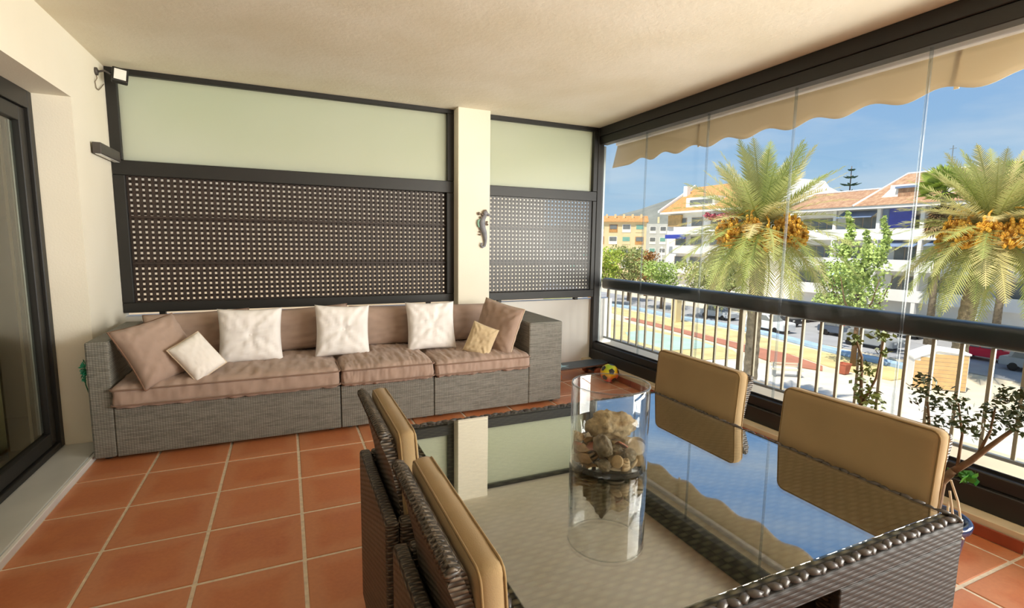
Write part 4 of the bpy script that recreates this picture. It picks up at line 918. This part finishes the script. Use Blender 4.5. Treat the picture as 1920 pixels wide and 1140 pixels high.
# ---- leafy trees
plain('leaf_lime', 'bccc55', 0.8, 0.25, 0.6); plain('leaf_olive', 'b2b872', 0.8, 0.25, 0.6); plain('leaf_spring', 'b3c770', 0.8, 0.2, 0.6); plain('leaf_rust', 'a9793f', 0.8, 0.2, 0.6); plain('leaf_pine', '4c6a56', 0.8, 0.2, 1); plain('leaf_gold', 'e0a63a', 0.8, 0.15, 1)
def tree(label, x_, y_, zt, w_, mat, seed, n_=2600, size=0.30, hgt=None):
    t = thing('leafy_tree', label, 'tree', (x_, y_, ZG-0.04)); rn = random.Random(seed); H = zt-ZG; cr_ = hgt or H*0.62
    MB().tube([(0, 0, 0), (0.1, 0.05, H*0.35), (0.0, 0.1, H*0.6)], [0.20, 0.14, 0.08], 8).build('trunk', 'bark', t, True)
    for k in range(5):
        az = k*1.256+seed; MB().tube([(0.05, 0.04, H*0.33), (w_*0.3*math.cos(az), w_*0.3*math.sin(az), H*0.55), (w_*0.42*math.cos(az), w_*0.42*math.sin(az), H*0.74)], [0.08, 0.05, 0.02], 6).build('branch', 'bark', t, True)
    mb = MB(); m = 16
    for k in range(m):
        az = k*2.4; f = k/m; rr = w_*0.38*math.sqrt((k*0.618) % 1.0); zz = H-cr_*0.5+(cr_*0.42)*math.sin(k*1.7)
        leaf_cloud(mb, (rr*math.cos(az), rr*math.sin(az), zz), n_//m, w_*0.24, cr_*0.17, size, rn, 0.7)
    tag(mb.build('foliage', mat, t, False, False), kind='stuff'); return t
tree('pale green tree with upright shoots before the white house', 36.4, 21.9, 1.6, 4.4, 'leaf_spring', 3, 2200, 0.24, 5.0)
tree('lime green tree beside the terrace corner post', 40.3, 57.5, 0.6, 5.0, 'leaf_lime', 5)
tree('olive green tree before the orange roofed block', 46.0, 60.5, 0.9, 6.0, 'leaf_olive', 7)
tree('rust brown tree before the grey block', 53.5, 66.0, 0.2, 5.0, 'leaf_rust', 9)
tree('spring green tree left of the date palm', 44.5, 51.5, -0.9, 6.5, 'leaf_spring', 11)
tree('olive green tree behind the tall date palm', 43.5, 42.8, -0.6, 6.5, 'leaf_olive', 13)
tree('olive tree under the white gabled house', 52.0, 47.5, 0.4, 6.0, 'leaf_olive', 15)
tree('spring green tree before the long white balconies', 50.6, 32.0, -0.2, 5.0, 'leaf_spring', 17)
for q, (dx, dy, hh) in enumerate(((-0.4, 0.9, 10.6), (0.3, 0.0, 9.3), (0.2, -1.1, 10.2))):
    t_ = bpy.data.objects['leafy_tree']; mb = MB(); rn = random.Random(q)
    for k in range(7): leaf_cloud(mb, (dx+0.15*math.sin(k), dy+0.15*math.cos(k), hh-0.45*k), 45+14*k, 0.18+0.05*k, 0.35, 0.24, rn, 0.7)
    tag(mb.build('shoot_foliage', 'leaf_spring', t_, False, False), kind='stuff')
sb = thing('golden_shrub', 'golden yellow shrub by the blue kerb far off', 'shrub', (37.5, 56.5, ZG)); mb = MB(); leaf_cloud(mb, (0, 0, 0.8), 500, 1.1, 0.8, 0.3, random.Random(3), 0.8); tag(mb.build('foliage', 'leaf_gold', sb, False, False), kind='stuff'); MB().tube([(0, 0, 0), (0, 0, 0.7)], 0.05, 6).build('stem', 'bark', sb)
# norfolk pine
t = thing('norfolk_pine', 'tiered norfolk pine rising behind the tiled roof', 'tree', (72.6, 46.4, ZG)); H = 19.6
MB().tube([(0, 0, 0), (0, 0, H)], [0.3, 0.04], 8).build('trunk', 'bark', t, True)
for k in range(9):
    zz = H-0.5-1.05*k; r = 0.5+0.42*k; mb = MB()
    for j in range(7):
        a = j*2*PI/7+k*0.4; e_ = Vector((r*math.cos(a), r*math.sin(a), zz+0.18*r)); b = Vector((0, 0, zz)); s_ = Vector((-math.sin(a), math.cos(a), 0))*0.22
        mb.bm.faces.new([mb.bm.verts.new(p_) for p_ in (b, b+(e_-b)*0.5+s_, e_, b+(e_-b)*0.5-s_)])
        mb.tube([b, b+(e_-b)*0.55-Vector((0, 0, 0.1)), e_], [0.10, 0.10, 0.03], 5)
    mb.tube([(0, 0, zz-0.05), (0, 0, zz+0.05)], 0.2, 6); mb.build('tier', 'leaf_pine', t, False, False)

# ---- houses
def house_part(root, nm, x0, x1, y0, y1, z0, z1, mat, bev=0.0):
    o = root.location; return MB().box(x0-o.x, x1-o.x, y0-o.y, y1-o.y, z0-o.z, z1-o.z, bev).build(nm, mat, root)
hs = thing('white_house', 'long white house with brown tiled roof and blue blinds', 'house', (56.3, 28.0, ZG))
HX, HY0, HY1, EZ = 56.3, 10.0, 42.5, 5.35
house_part(hs, 'wall', HX+1.3, HX+12, HY0, HY1, ZG, EZ, 'facade_white')
for z_ in (2.15, -1.0, -4.0):
    house_part(hs, 'balcony_slab', HX, HX+1.31, HY0, HY1, z_, z_+0.22, 'facade_white')
    house_part(hs, 'balcony_parapet', HX, HX+0.15, HY0, HY1, z_+0.22, z_+1.15, 'facade_white')
for y_ in (HY0, 17.5, 23.5, 28.6, 32.6, 37.2, HY1-0.35): house_part(hs, 'column', HX+0.02, HX+0.37, y_, y_+0.35, ZG, EZ, 'facade_white')
house_part(hs, 'fascia', HX-0.75, HX+1.4, HY0-0.4, HY1+0.4, EZ, EZ+0.32, 'facade_white')
wm = [(29.6, 31.6, 'blue'), (33.2, 36.8, 'open'), (24.2, 28.3, 'white'), (38.0, 42.0, 'open'), (18.2, 23.0, 'open'), (11, 16.5, 'open')]
for lv, z_ in enumerate((2.37, -0.78, -3.78)):
    for (ya, yb, kd) in wm:
        if kd == 'white' and lv == 0:
            house_part(hs, 'bay_wall', HX+0.16, HX+1.3, ya, yb, z_, EZ, 'facade_white')
            for q in range(3):
                w0 = house_part(hs, 'window', HX+0.10, HX+0.158, ya+0.35+q*1.25, ya+1.25+q*1.25, z_+0.75, z_+2.2, 'white_paint')
                MB().box(HX+0.085-56.3, HX+0.101-56.3, ya+0.45+q*1.25-28, ya+0.78+q*1.25-28, z_+0.85-ZG, z_+2.1-ZG).build('window_glass', 'window_dark', w0)
                MB().box(HX+0.085-56.3, HX+0.101-56.3, ya+0.82+q*1.25-28, ya+1.15+q*1.25-28, z_+0.85-ZG, z_+2.1-ZG).build('window_glass', 'window_dark', w0)
        else:
            d_ = house_part(hs, 'window', HX+1.22, HX+1.31, ya, yb, z_, z_+2.3, 'loggia_brown')
            m_ = int((yb-ya)/1.1)+1
            for q in range(m_): MB().box(HX+1.19-56.3, HX+1.225-56.3, ya+q*(yb-ya)/m_+0.06-28, ya+(q+1)*(yb-ya)/m_-0.06-28, z_+0.1-ZG, z_+2.2-ZG).build('window_glass', 'window_dark', d_)
house_part(hs, 'roller_blind', HX+0.30, HX+0.36, 29.7, 31.9, 3.35, EZ-0.02, 'blue_cloth')
house_part(hs, 'roller_blind', HX+0.30, HX+0.36, 31.95, 32.55, 3.6, EZ-0.02, 'slate_cloth')
def blind(y0, y1, z_, mat='slate_cloth', dz=0.75):
    o = hs.location; MB().prism([(HX+0.9-o.x, z_-o.z), (HX-0.5-o.x, z_-dz-o.z), (HX-0.5-o.x, z_-dz-0.06-o.z), (HX+0.9-o.x, z_-0.06-o.z)], 'y', y0-o.y, y1-o.y).build('sun_blind', mat, hs)
blind(33.2, 36.9, EZ-0.05); blind(25.5, 28.2, EZ-0.02, 'slate_cloth', 0.4); blind(29.0, 32.4, 2.1, 'slate_cloth', 0.6); blind(23.8, 28.2, 2.1, 'slate_cloth', 0.5); blind(34.0, 37.0, -1.05, 'blue_kerb', 0.8)
def roof(y0, y1, zr, xr, hip0, hip1):
    bm = MB(); o = hs.location; e0, e1 = HX-0.85, 2*xr-HX+0.85
    V = [bm.bm.verts.new((p[0]-o.x, p[1]-o.y, p[2]-o.z)) for p in ((e0, y0, EZ+0.32), (e0, y1, EZ+0.32), (e1, y1, EZ+0.32), (e1, y0, EZ+0.32), (xr, y0+hip0, zr), (xr, y1-hip1, zr))]
    for f in ((0, 1, 5, 4), (1, 2, 5), (2, 3, 4, 5), (3, 0, 4), (3, 2, 1, 0)): bm.bm.faces.new([V[q] for q in f])
    return bm.build('roof', 'roof_tile', hs)
rf = roof(HY0-0.4, 35.0, 9.25, 61.3, 0.5, 1.9); roof(33.0, HY1+0.4, 7.75, 60.0, 1.0, 0.3)
o = hs.location
MB().tube([(61.3-o.x, HY0+0.1-o.y, 9.27-o.z), (61.3-o.x, 33.1-o.y, 9.27-o.z), (HX-0.8-o.x, 35.0-o.y, EZ+0.36-o.z)], 0.12, 6).build('ridge_cap', 'facade_white', hs)
MB().tube([(60.0-o.x, 34.0-o.y, 7.78-o.z), (60.0-o.x, 42.6-o.y, 7.78-o.z)], 0.12, 6).build('ridge_cap', 'facade_white', hs)
# roof terrace cut-out: white cheeks, brown wall, slate blind
dm = house_part(hs, 'dormer', HX+0.55, HX+3.4, 26.6, 32.2, EZ+0.9, EZ+2.35, 'facade_white')
house_part(hs, 'dormer_recess', HX+0.48, HX+0.56, 27.6, 31.4, EZ+1.05, EZ+1.95, 'roof_tile'); house_part(hs, 'dormer_blind', HX+0.25, HX+0.62, 27.4, 31.6, EZ+1.95, EZ+2.15, 'slate_cloth')
MB().prism([(32.2-o.y, EZ+0.9-o.z), (33.3-o.y, EZ+0.9-o.z), (32.2-o.y, EZ+2.0-o.z)], 'x', HX+0.56-o.x, HX+2.6-o.x).build('dormer_cheek', 'facade_white', hs)
an = thing('roof_antenna', 'thin grey antenna mast on the tiled roof ridge', 'antenna', (61.3, 29.3, 9.2)); MB().tube([(0, 0, 0), (0, 0, 2.4)], 0.05, 6).build('mast', 'grey_aluminium', an)
for z_ in (1.0, 1.25, 2.1): MB().tube([(0, -0.3, z_), (0, 0.3, z_)], 0.03, 5).build('crossbar', 'grey_aluminium', an)
# white stepped parapet of the neighbouring house, behind the palm
pw = thing('stepped_parapet', 'white stepped gable house rising behind the tall date palm', 'house', (62.5, 47.2, ZG))
MB().prism([(-4.0, 0), (3.6, 0), (3.6, 15.0), (2.6, 16.4), (1.2, 16.6), (0.6, 17.3), (-0.6, 17.3), (-1.3, 16.4), (-2.8, 15.6), (-4.0, 14.4)], 'x', 0.0, 5.0).build('wall', 'facade_white', pw)
MB().box(-0.05, 0.02, -2.6, -1.2, 12.0, 13.6).build('window', 'window_dark', pw); MB().box(-0.05, 0.02, 0.6, 2.0, 12.0, 13.6).build('window', 'window_dark', pw)
# white gabled house with orange roof
gh = thing('gabled_house', 'white house with orange roof and chimney before the hill', 'house', (58.5, 58.0, ZG)); o = gh.location
GY0, GY1, GE = 51.4, 68.4, 6.4
house_part(gh, 'wall', 59.3, 72, GY0, GY1-0.4, ZG, GE, 'facade_white')
for z_ in (3.0, 0.0, -3.2):
    house_part(gh, 'balcony', 58.3, 59.31, GY0, GY1-3.0, z_, z_+1.25, 'facade_white')
    for y_ in (52, 56, 60, 63.5):
        w0 = house_part(gh, 'window', 59.22, 59.31, y_, y_+2.4, z_+1.3, z_+2.7, 'loggia_brown'); MB().box(59.19-o.x, 59.23-o.x, y_+0.15-o.y, y_+2.25-o.y, z_+1.4-ZG, z_+2.6-ZG).build('window_glass', 'window_dark', w0)
house_part(gh, 'blind', 58.0, 58.28, 62.5, 67.0, 2.35, 3.0, 'blue_cloth'); house_part(gh, 'loggia', 58.9, 59.32, 64.5, 67.5, 4.4, 6.2, 'sand_plank')
house_part(gh, 'fascia', 57.9, 59.4, GY0-0.4, GY1, GE, GE+0.3, 'facade_white')
MB().prism([(57.9-o.x, GE+0.3-ZG), (65.5-o.x, 11.3-ZG), (73.0-o.x, GE+0.3-ZG)], 'y', GY0-0.4-o.y, GY1-o.y).build('roof', 'roof_orange', gh)
MB().prism([(57.7-o.x, GE+0.28-ZG), (65.5-o.x, 11.45-ZG), (65.5-o.x, 11.75-ZG), (57.7-o.x, GE+0.6-ZG)], 'y', GY1-o.y, GY1+0.35-o.y).build('verge', 'facade_white', gh)
house_part(gh, 'chimney', 62.6, 63.4, GY1-1.0, GY1-0.1, 8.5, 11.3, 'facade_white', 0.05)
house_part(gh, 'dormer', 58.9, 62.0, 57.5, 63.5, 7.3, 8.8, 'facade_white'); house_part(gh, 'dormer_window', 58.84, 58.92, 58.0, 62.6, 7.7, 8.4, 'window_dark')
bg_ = thing('bougainvillea', 'red bougainvillea spilling over the balcony of the gabled house', 'plant', (58.1, 55.0, 5.6)); mb = MB()
for k in range(8): leaf_cloud(mb, (0.0, -3.5+k*0.9, 0.2*math.sin(k)), 90, 0.7, 0.55, 0.34, random.Random(k), 0.8)
tag(mb.build('blossom', 'bougainvillea', bg_, False, False), kind='stuff')
# far apartment blocks
def block(label, cx, cy, rz, w_, d_, top, wall, roofm, cols, rows, chim, extra=None):
    t = thing('apartment_block', label, 'building', (cx, cy, ZG), rz); H = top-ZG
    MB().box(-w_/2, w_/2, 0, d_, 0, H).build('wall', wall, t)
    if roofm: MB().prism([(-0.5, H), (d_/2, H+1.6), (d_+0.5, H)], 'x', -w_/2-0.4, w_/2+0.4).build('roof', roofm, t)
    for r in range(rows):
        for c in range(cols):
            x0 = -w_/2+w_*(c+0.18)/cols; x1 = -w_/2+w_*(c+0.82)/cols; z0 = H-2.75*(r+1)+0.3
            f = MB().box(x0, x1, -0.06, 0.01, z0, z0+1.8).build('window', 'facade_white' if extra is None else extra[(c+r) % len(extra)], t)
            MB().box(x0+0.15, x1-0.15, -0.10, -0.055, z0+0.75, z0+1.7).build('window_glass', 'window_dark' if (c+r) % 3 else 'teal_cloth', f)
    for c in range(chim): MB().box(-w_/2+w_*(c+0.3)/chim, -w_/2+w_*(c+0.3)/chim+0.5, d_*0.3, d_*0.3+0.5, H+0.3, H+1.9).build('chimney', 'facade_cream', t)
block('apartment block with orange tiled roof and cream walls far off', 71.0, 97.5, -math.radians(36), 12.0, 10, 6.5, 'facade_cream', 'roof_orange', 4, 4, 6, ['facade_cream', 'roof_orange', 'facade_white'])
block('grey apartment block with flat roof beside the orange roofed block', 86.0, 104.0, -math.radians(38), 7.5, 10, 6.6, 'facade_grey', None, 3, 4, 2)
block('pale blue grey block behind the corner post far off', 63.5, 103.0, -math.radians(34), 5.0, 8, 5.6, 'facade_grey', None, 2, 4, 1)

# ---- street furniture and cars
def car(label, x_, y_, rz, color, L=4.3, W=1.78, H=1.50, suv=False):
    nm = 'car_paint_' + color
    if nm not in MATS: plain(nm, color, 0.3, 0.03, 1, 0, 0.2)
    t = thing('parked_car', label, 'car', (x_, y_, ZG+0.001), rz); h2, w2 = L/2, W/2; gl_ = 0.60*H; top = H
    prof = [(-h2, 0.32), (-h2, gl_-0.06), (-h2*0.93, gl_+0.02), (-h2*0.40, gl_+0.05), (h2*0.97, gl_+0.04), (h2, gl_-0.05), (h2, 0.32)]
    m = MB().prism(prof, 'y', -w2, w2); bmesh.ops.bevel(m.bm, geom=m.bm.edges[:], offset=0.05, segments=2, affect='EDGES'); m.build('body', nm, t)
    rear = h2*0.95 if suv else h2*0.80
    cab = [(-h2*0.45, gl_), (-h2*0.14, top-0.04), (h2*0.55, top), (rear*0.93, top-0.10), (rear, gl_)]
    m = MB().prism(cab, 'y', -w2*0.86, w2*0.86); bmesh.ops.bevel(m.bm, geom=m.bm.edges[:], offset=0.05, segments=2, affect='EDGES'); m.build('cabin', nm, t)
    for s_ in (-1, 1):
        a_, b_ = sorted((s_*w2*0.862, s_*w2*0.875))
        MB().prism([(-h2*0.37, gl_+0.07), (-h2*0.12, top-0.12), (h2*0.17, top-0.10), (h2*0.17, gl_+0.07)], 'y', a_, b_).build('side_window', 'window_dark', t)
        MB().prism([(h2*0.21, gl_+0.07), (h2*0.21, top-0.10), (rear*0.78, top-0.13), (rear*0.88, gl_+0.07)], 'y', a_, b_).build('side_window', 'window_dark', t)
        for wx in (-h2*0.62, h2*0.62): MB().lathe([(0.001, -0.1), (0.20, -0.1), (0.32, -0.08), (0.32, 0.08), (0.20, 0.1), (0.001, 0.1)], 16, Matrix.Translation((wx, s_*(w2-0.09), 0.32)) @ Matrix.Rotation(PI/2, 4, 'X')).build('wheel', 'black_print', t)
        MB().box(-h2-0.01, -h2+0.08, s_*w2*0.72-0.16, s_*w2*0.72+0.16, gl_-0.28, gl_-0.12, 0.02).build('headlight', 'lamp_glass', t)
    MB().prism([(-h2*0.435, gl_+0.08), (-h2*0.165, top-0.10), (-h2*0.175, top-0.09), (-h2*0.46, gl_+0.08)], 'y', -w2*0.74, w2*0.74).build('windscreen', 'window_dark', t)
car('white estate car standing beyond the blue kerb', 43.6, 34.6, PI/2, 'eef0f0', 4.5, 1.85, 1.70, True)
car('bright red car beyond the sand coloured kiosk', 48.3, 19.2, PI/2+0.1, 'd8213f', 4.0)
car('black car in the row behind the white estate car', 48.2, 37.0, PI/2, '3b3d40')
car('silver car parked against the white house columns', 53.6, 33.6, 0.1, 'b9bcc0')
car('dark blue grey car in the middle of the street', 47.6, 29.6, PI/2, '5a6472')
car('pale grey car beside the road kerb', 44.8, 25.6, PI/2, '9ea2a4')
car('white car parked nose to the house', 54.2, 27.0, 0.0, 'e4e6e6')
car('graphite car parked nose to the house', 53.6, 30.2, 0.05, '4a4d50')
car('grey car beside the graphite car at the house', 54.2, 22.4, 0.0, '8a8d90')
car('light metallic car farther along the road', 45.2, 42.5, PI/2, 'c9ccce')
car('dark red car parked at the far house columns', 53.8, 37.6, 0.0, '8d3a3a')
car('grey car parked beside the far right kerb', 46.5, 15.5, PI/2, 'a4a8aa')
kk = thing('street_kiosk', 'sand coloured plank kiosk with white coping and white end', 'kiosk', (34.3, 17.1, ZG), math.atan2(15.4-17.2, 35.8-34.1))
pol = [(0, 0), (2.6, 0), (2.6, 2.15), (1.05, 2.30), (0, 1.75)]
MB().prism(pol, 'y', 0.02, 1.5).build('wall', 'facade_white', kk)
for k in range(9):
    z0 = 0.03+0.235*k
    if z0 > 2.05: break
    x0 = 0.03 if z0+0.22 < 1.75 else 0.03+(z0+0.22-1.75)*1.9
    MB().box(x0, 2.57, -0.01, 0.021, z0, z0+0.215, 0.006).build('plank', 'sand_plank', kk)
mb = MB()
for a_, b_ in (((-0.05, 1.74), (1.05, 2.32)), ((1.05, 2.32), (2.65, 2.17))): mb.prism([a_, b_, (b_[0], b_[1]+0.10), (a_[0], a_[1]+0.10)], 'y', -0.06, 1.56)
mb.build('coping', 'facade_white', kk)
pt = MB().lathe([(0.001, 0), (0.30, 0), (0.42, 0.62), (0.45, 0.62), (0.45, 0.70), (0.38, 0.70), (0.36, 0.60), (0.001, 0.58)], 4, Matrix.Rotation(PI/4, 4, 'Z')).build('street_planter', 'clay_red'); pt.location = (33.6, 20.75, ZG)
tag(pt, 'square red clay planter at the edge of the plaza', 'planter')
pi_ = MB().box(-0.4, 0.4, -0.4, 0.4, 0, 2.6, 0.03).box(-0.48, 0.48, -0.48, 0.48, 2.6, 2.75, 0.02).build('gate_pillar', 'facade_cream'); pi_.location = (38.6, 42.2, ZG+0.001); tag(pi_, 'cream gate pillar beside the blue kerb', 'pillar')
def lamp_post(label, x_, y_, h_):
    t = thing('street_lamp', label, 'street lamp', (x_, y_, ZG)); MB().tube([(0, 0, 0), (0, 0, h_)], [0.09, 0.05], 8).build('pole', 'white_paint', t, True)
    MB().lathe([(0.001, h_), (0.16, h_+0.02), (0.20, h_+0.30), (0.10, h_+0.40), (0.001, h_+0.42)], 10).build('lantern', 'lamp_glass', t, True)
lamp_post('white street lamp rising before the orange roofed block', 44.2, 65.8, 9.6); lamp_post('white street lamp behind the tall date palm', 46.3, 39.0, 6.6); lamp_post('white street lamp before the grey block', 54.0, 63.0, 7.6)
sg = thing('road_sign', 'round red road sign on a thin post by the road', 'sign', (42.0, 26.3, ZG)); MB().tube([(0, 0, 0), (0, 0, 2.2)], 0.04, 6).build('post', 'grey_aluminium', sg)
MB().lathe([(0.001, -0.015), (0.34, -0.015), (0.34, 0.015), (0.001, 0.015)], 18, Matrix.Translation((-0.06, 0, 2.2)) @ Matrix.Rotation(PI/2, 4, 'Y')).build('disc', 'car_paint_d8213f', sg)
bn = thing('park_bench', 'pale slatted bench on the plaza paving', 'bench', (29.2, 21.6, ZG), -0.6)
for k in range(4): MB().box(-0.9, 0.9, -0.25+k*0.13, -0.15+k*0.13, 0.44, 0.48).build('seat_slat', 'pale_path', bn)
for k in range(2): MB().box(-0.9, 0.9, 0.27, 0.31, 0.60+k*0.16, 0.70+k*0.16).build('back_slat', 'pale_path', bn)
for s_ in (-0.75, 0.75): MB().box(s_-0.04, s_+0.04, -0.24, 0.30, 0, 0.44).box(s_-0.03, s_+0.03, 0.25, 0.29, 0.40, 0.86).build('leg', 'grey_aluminium', bn)
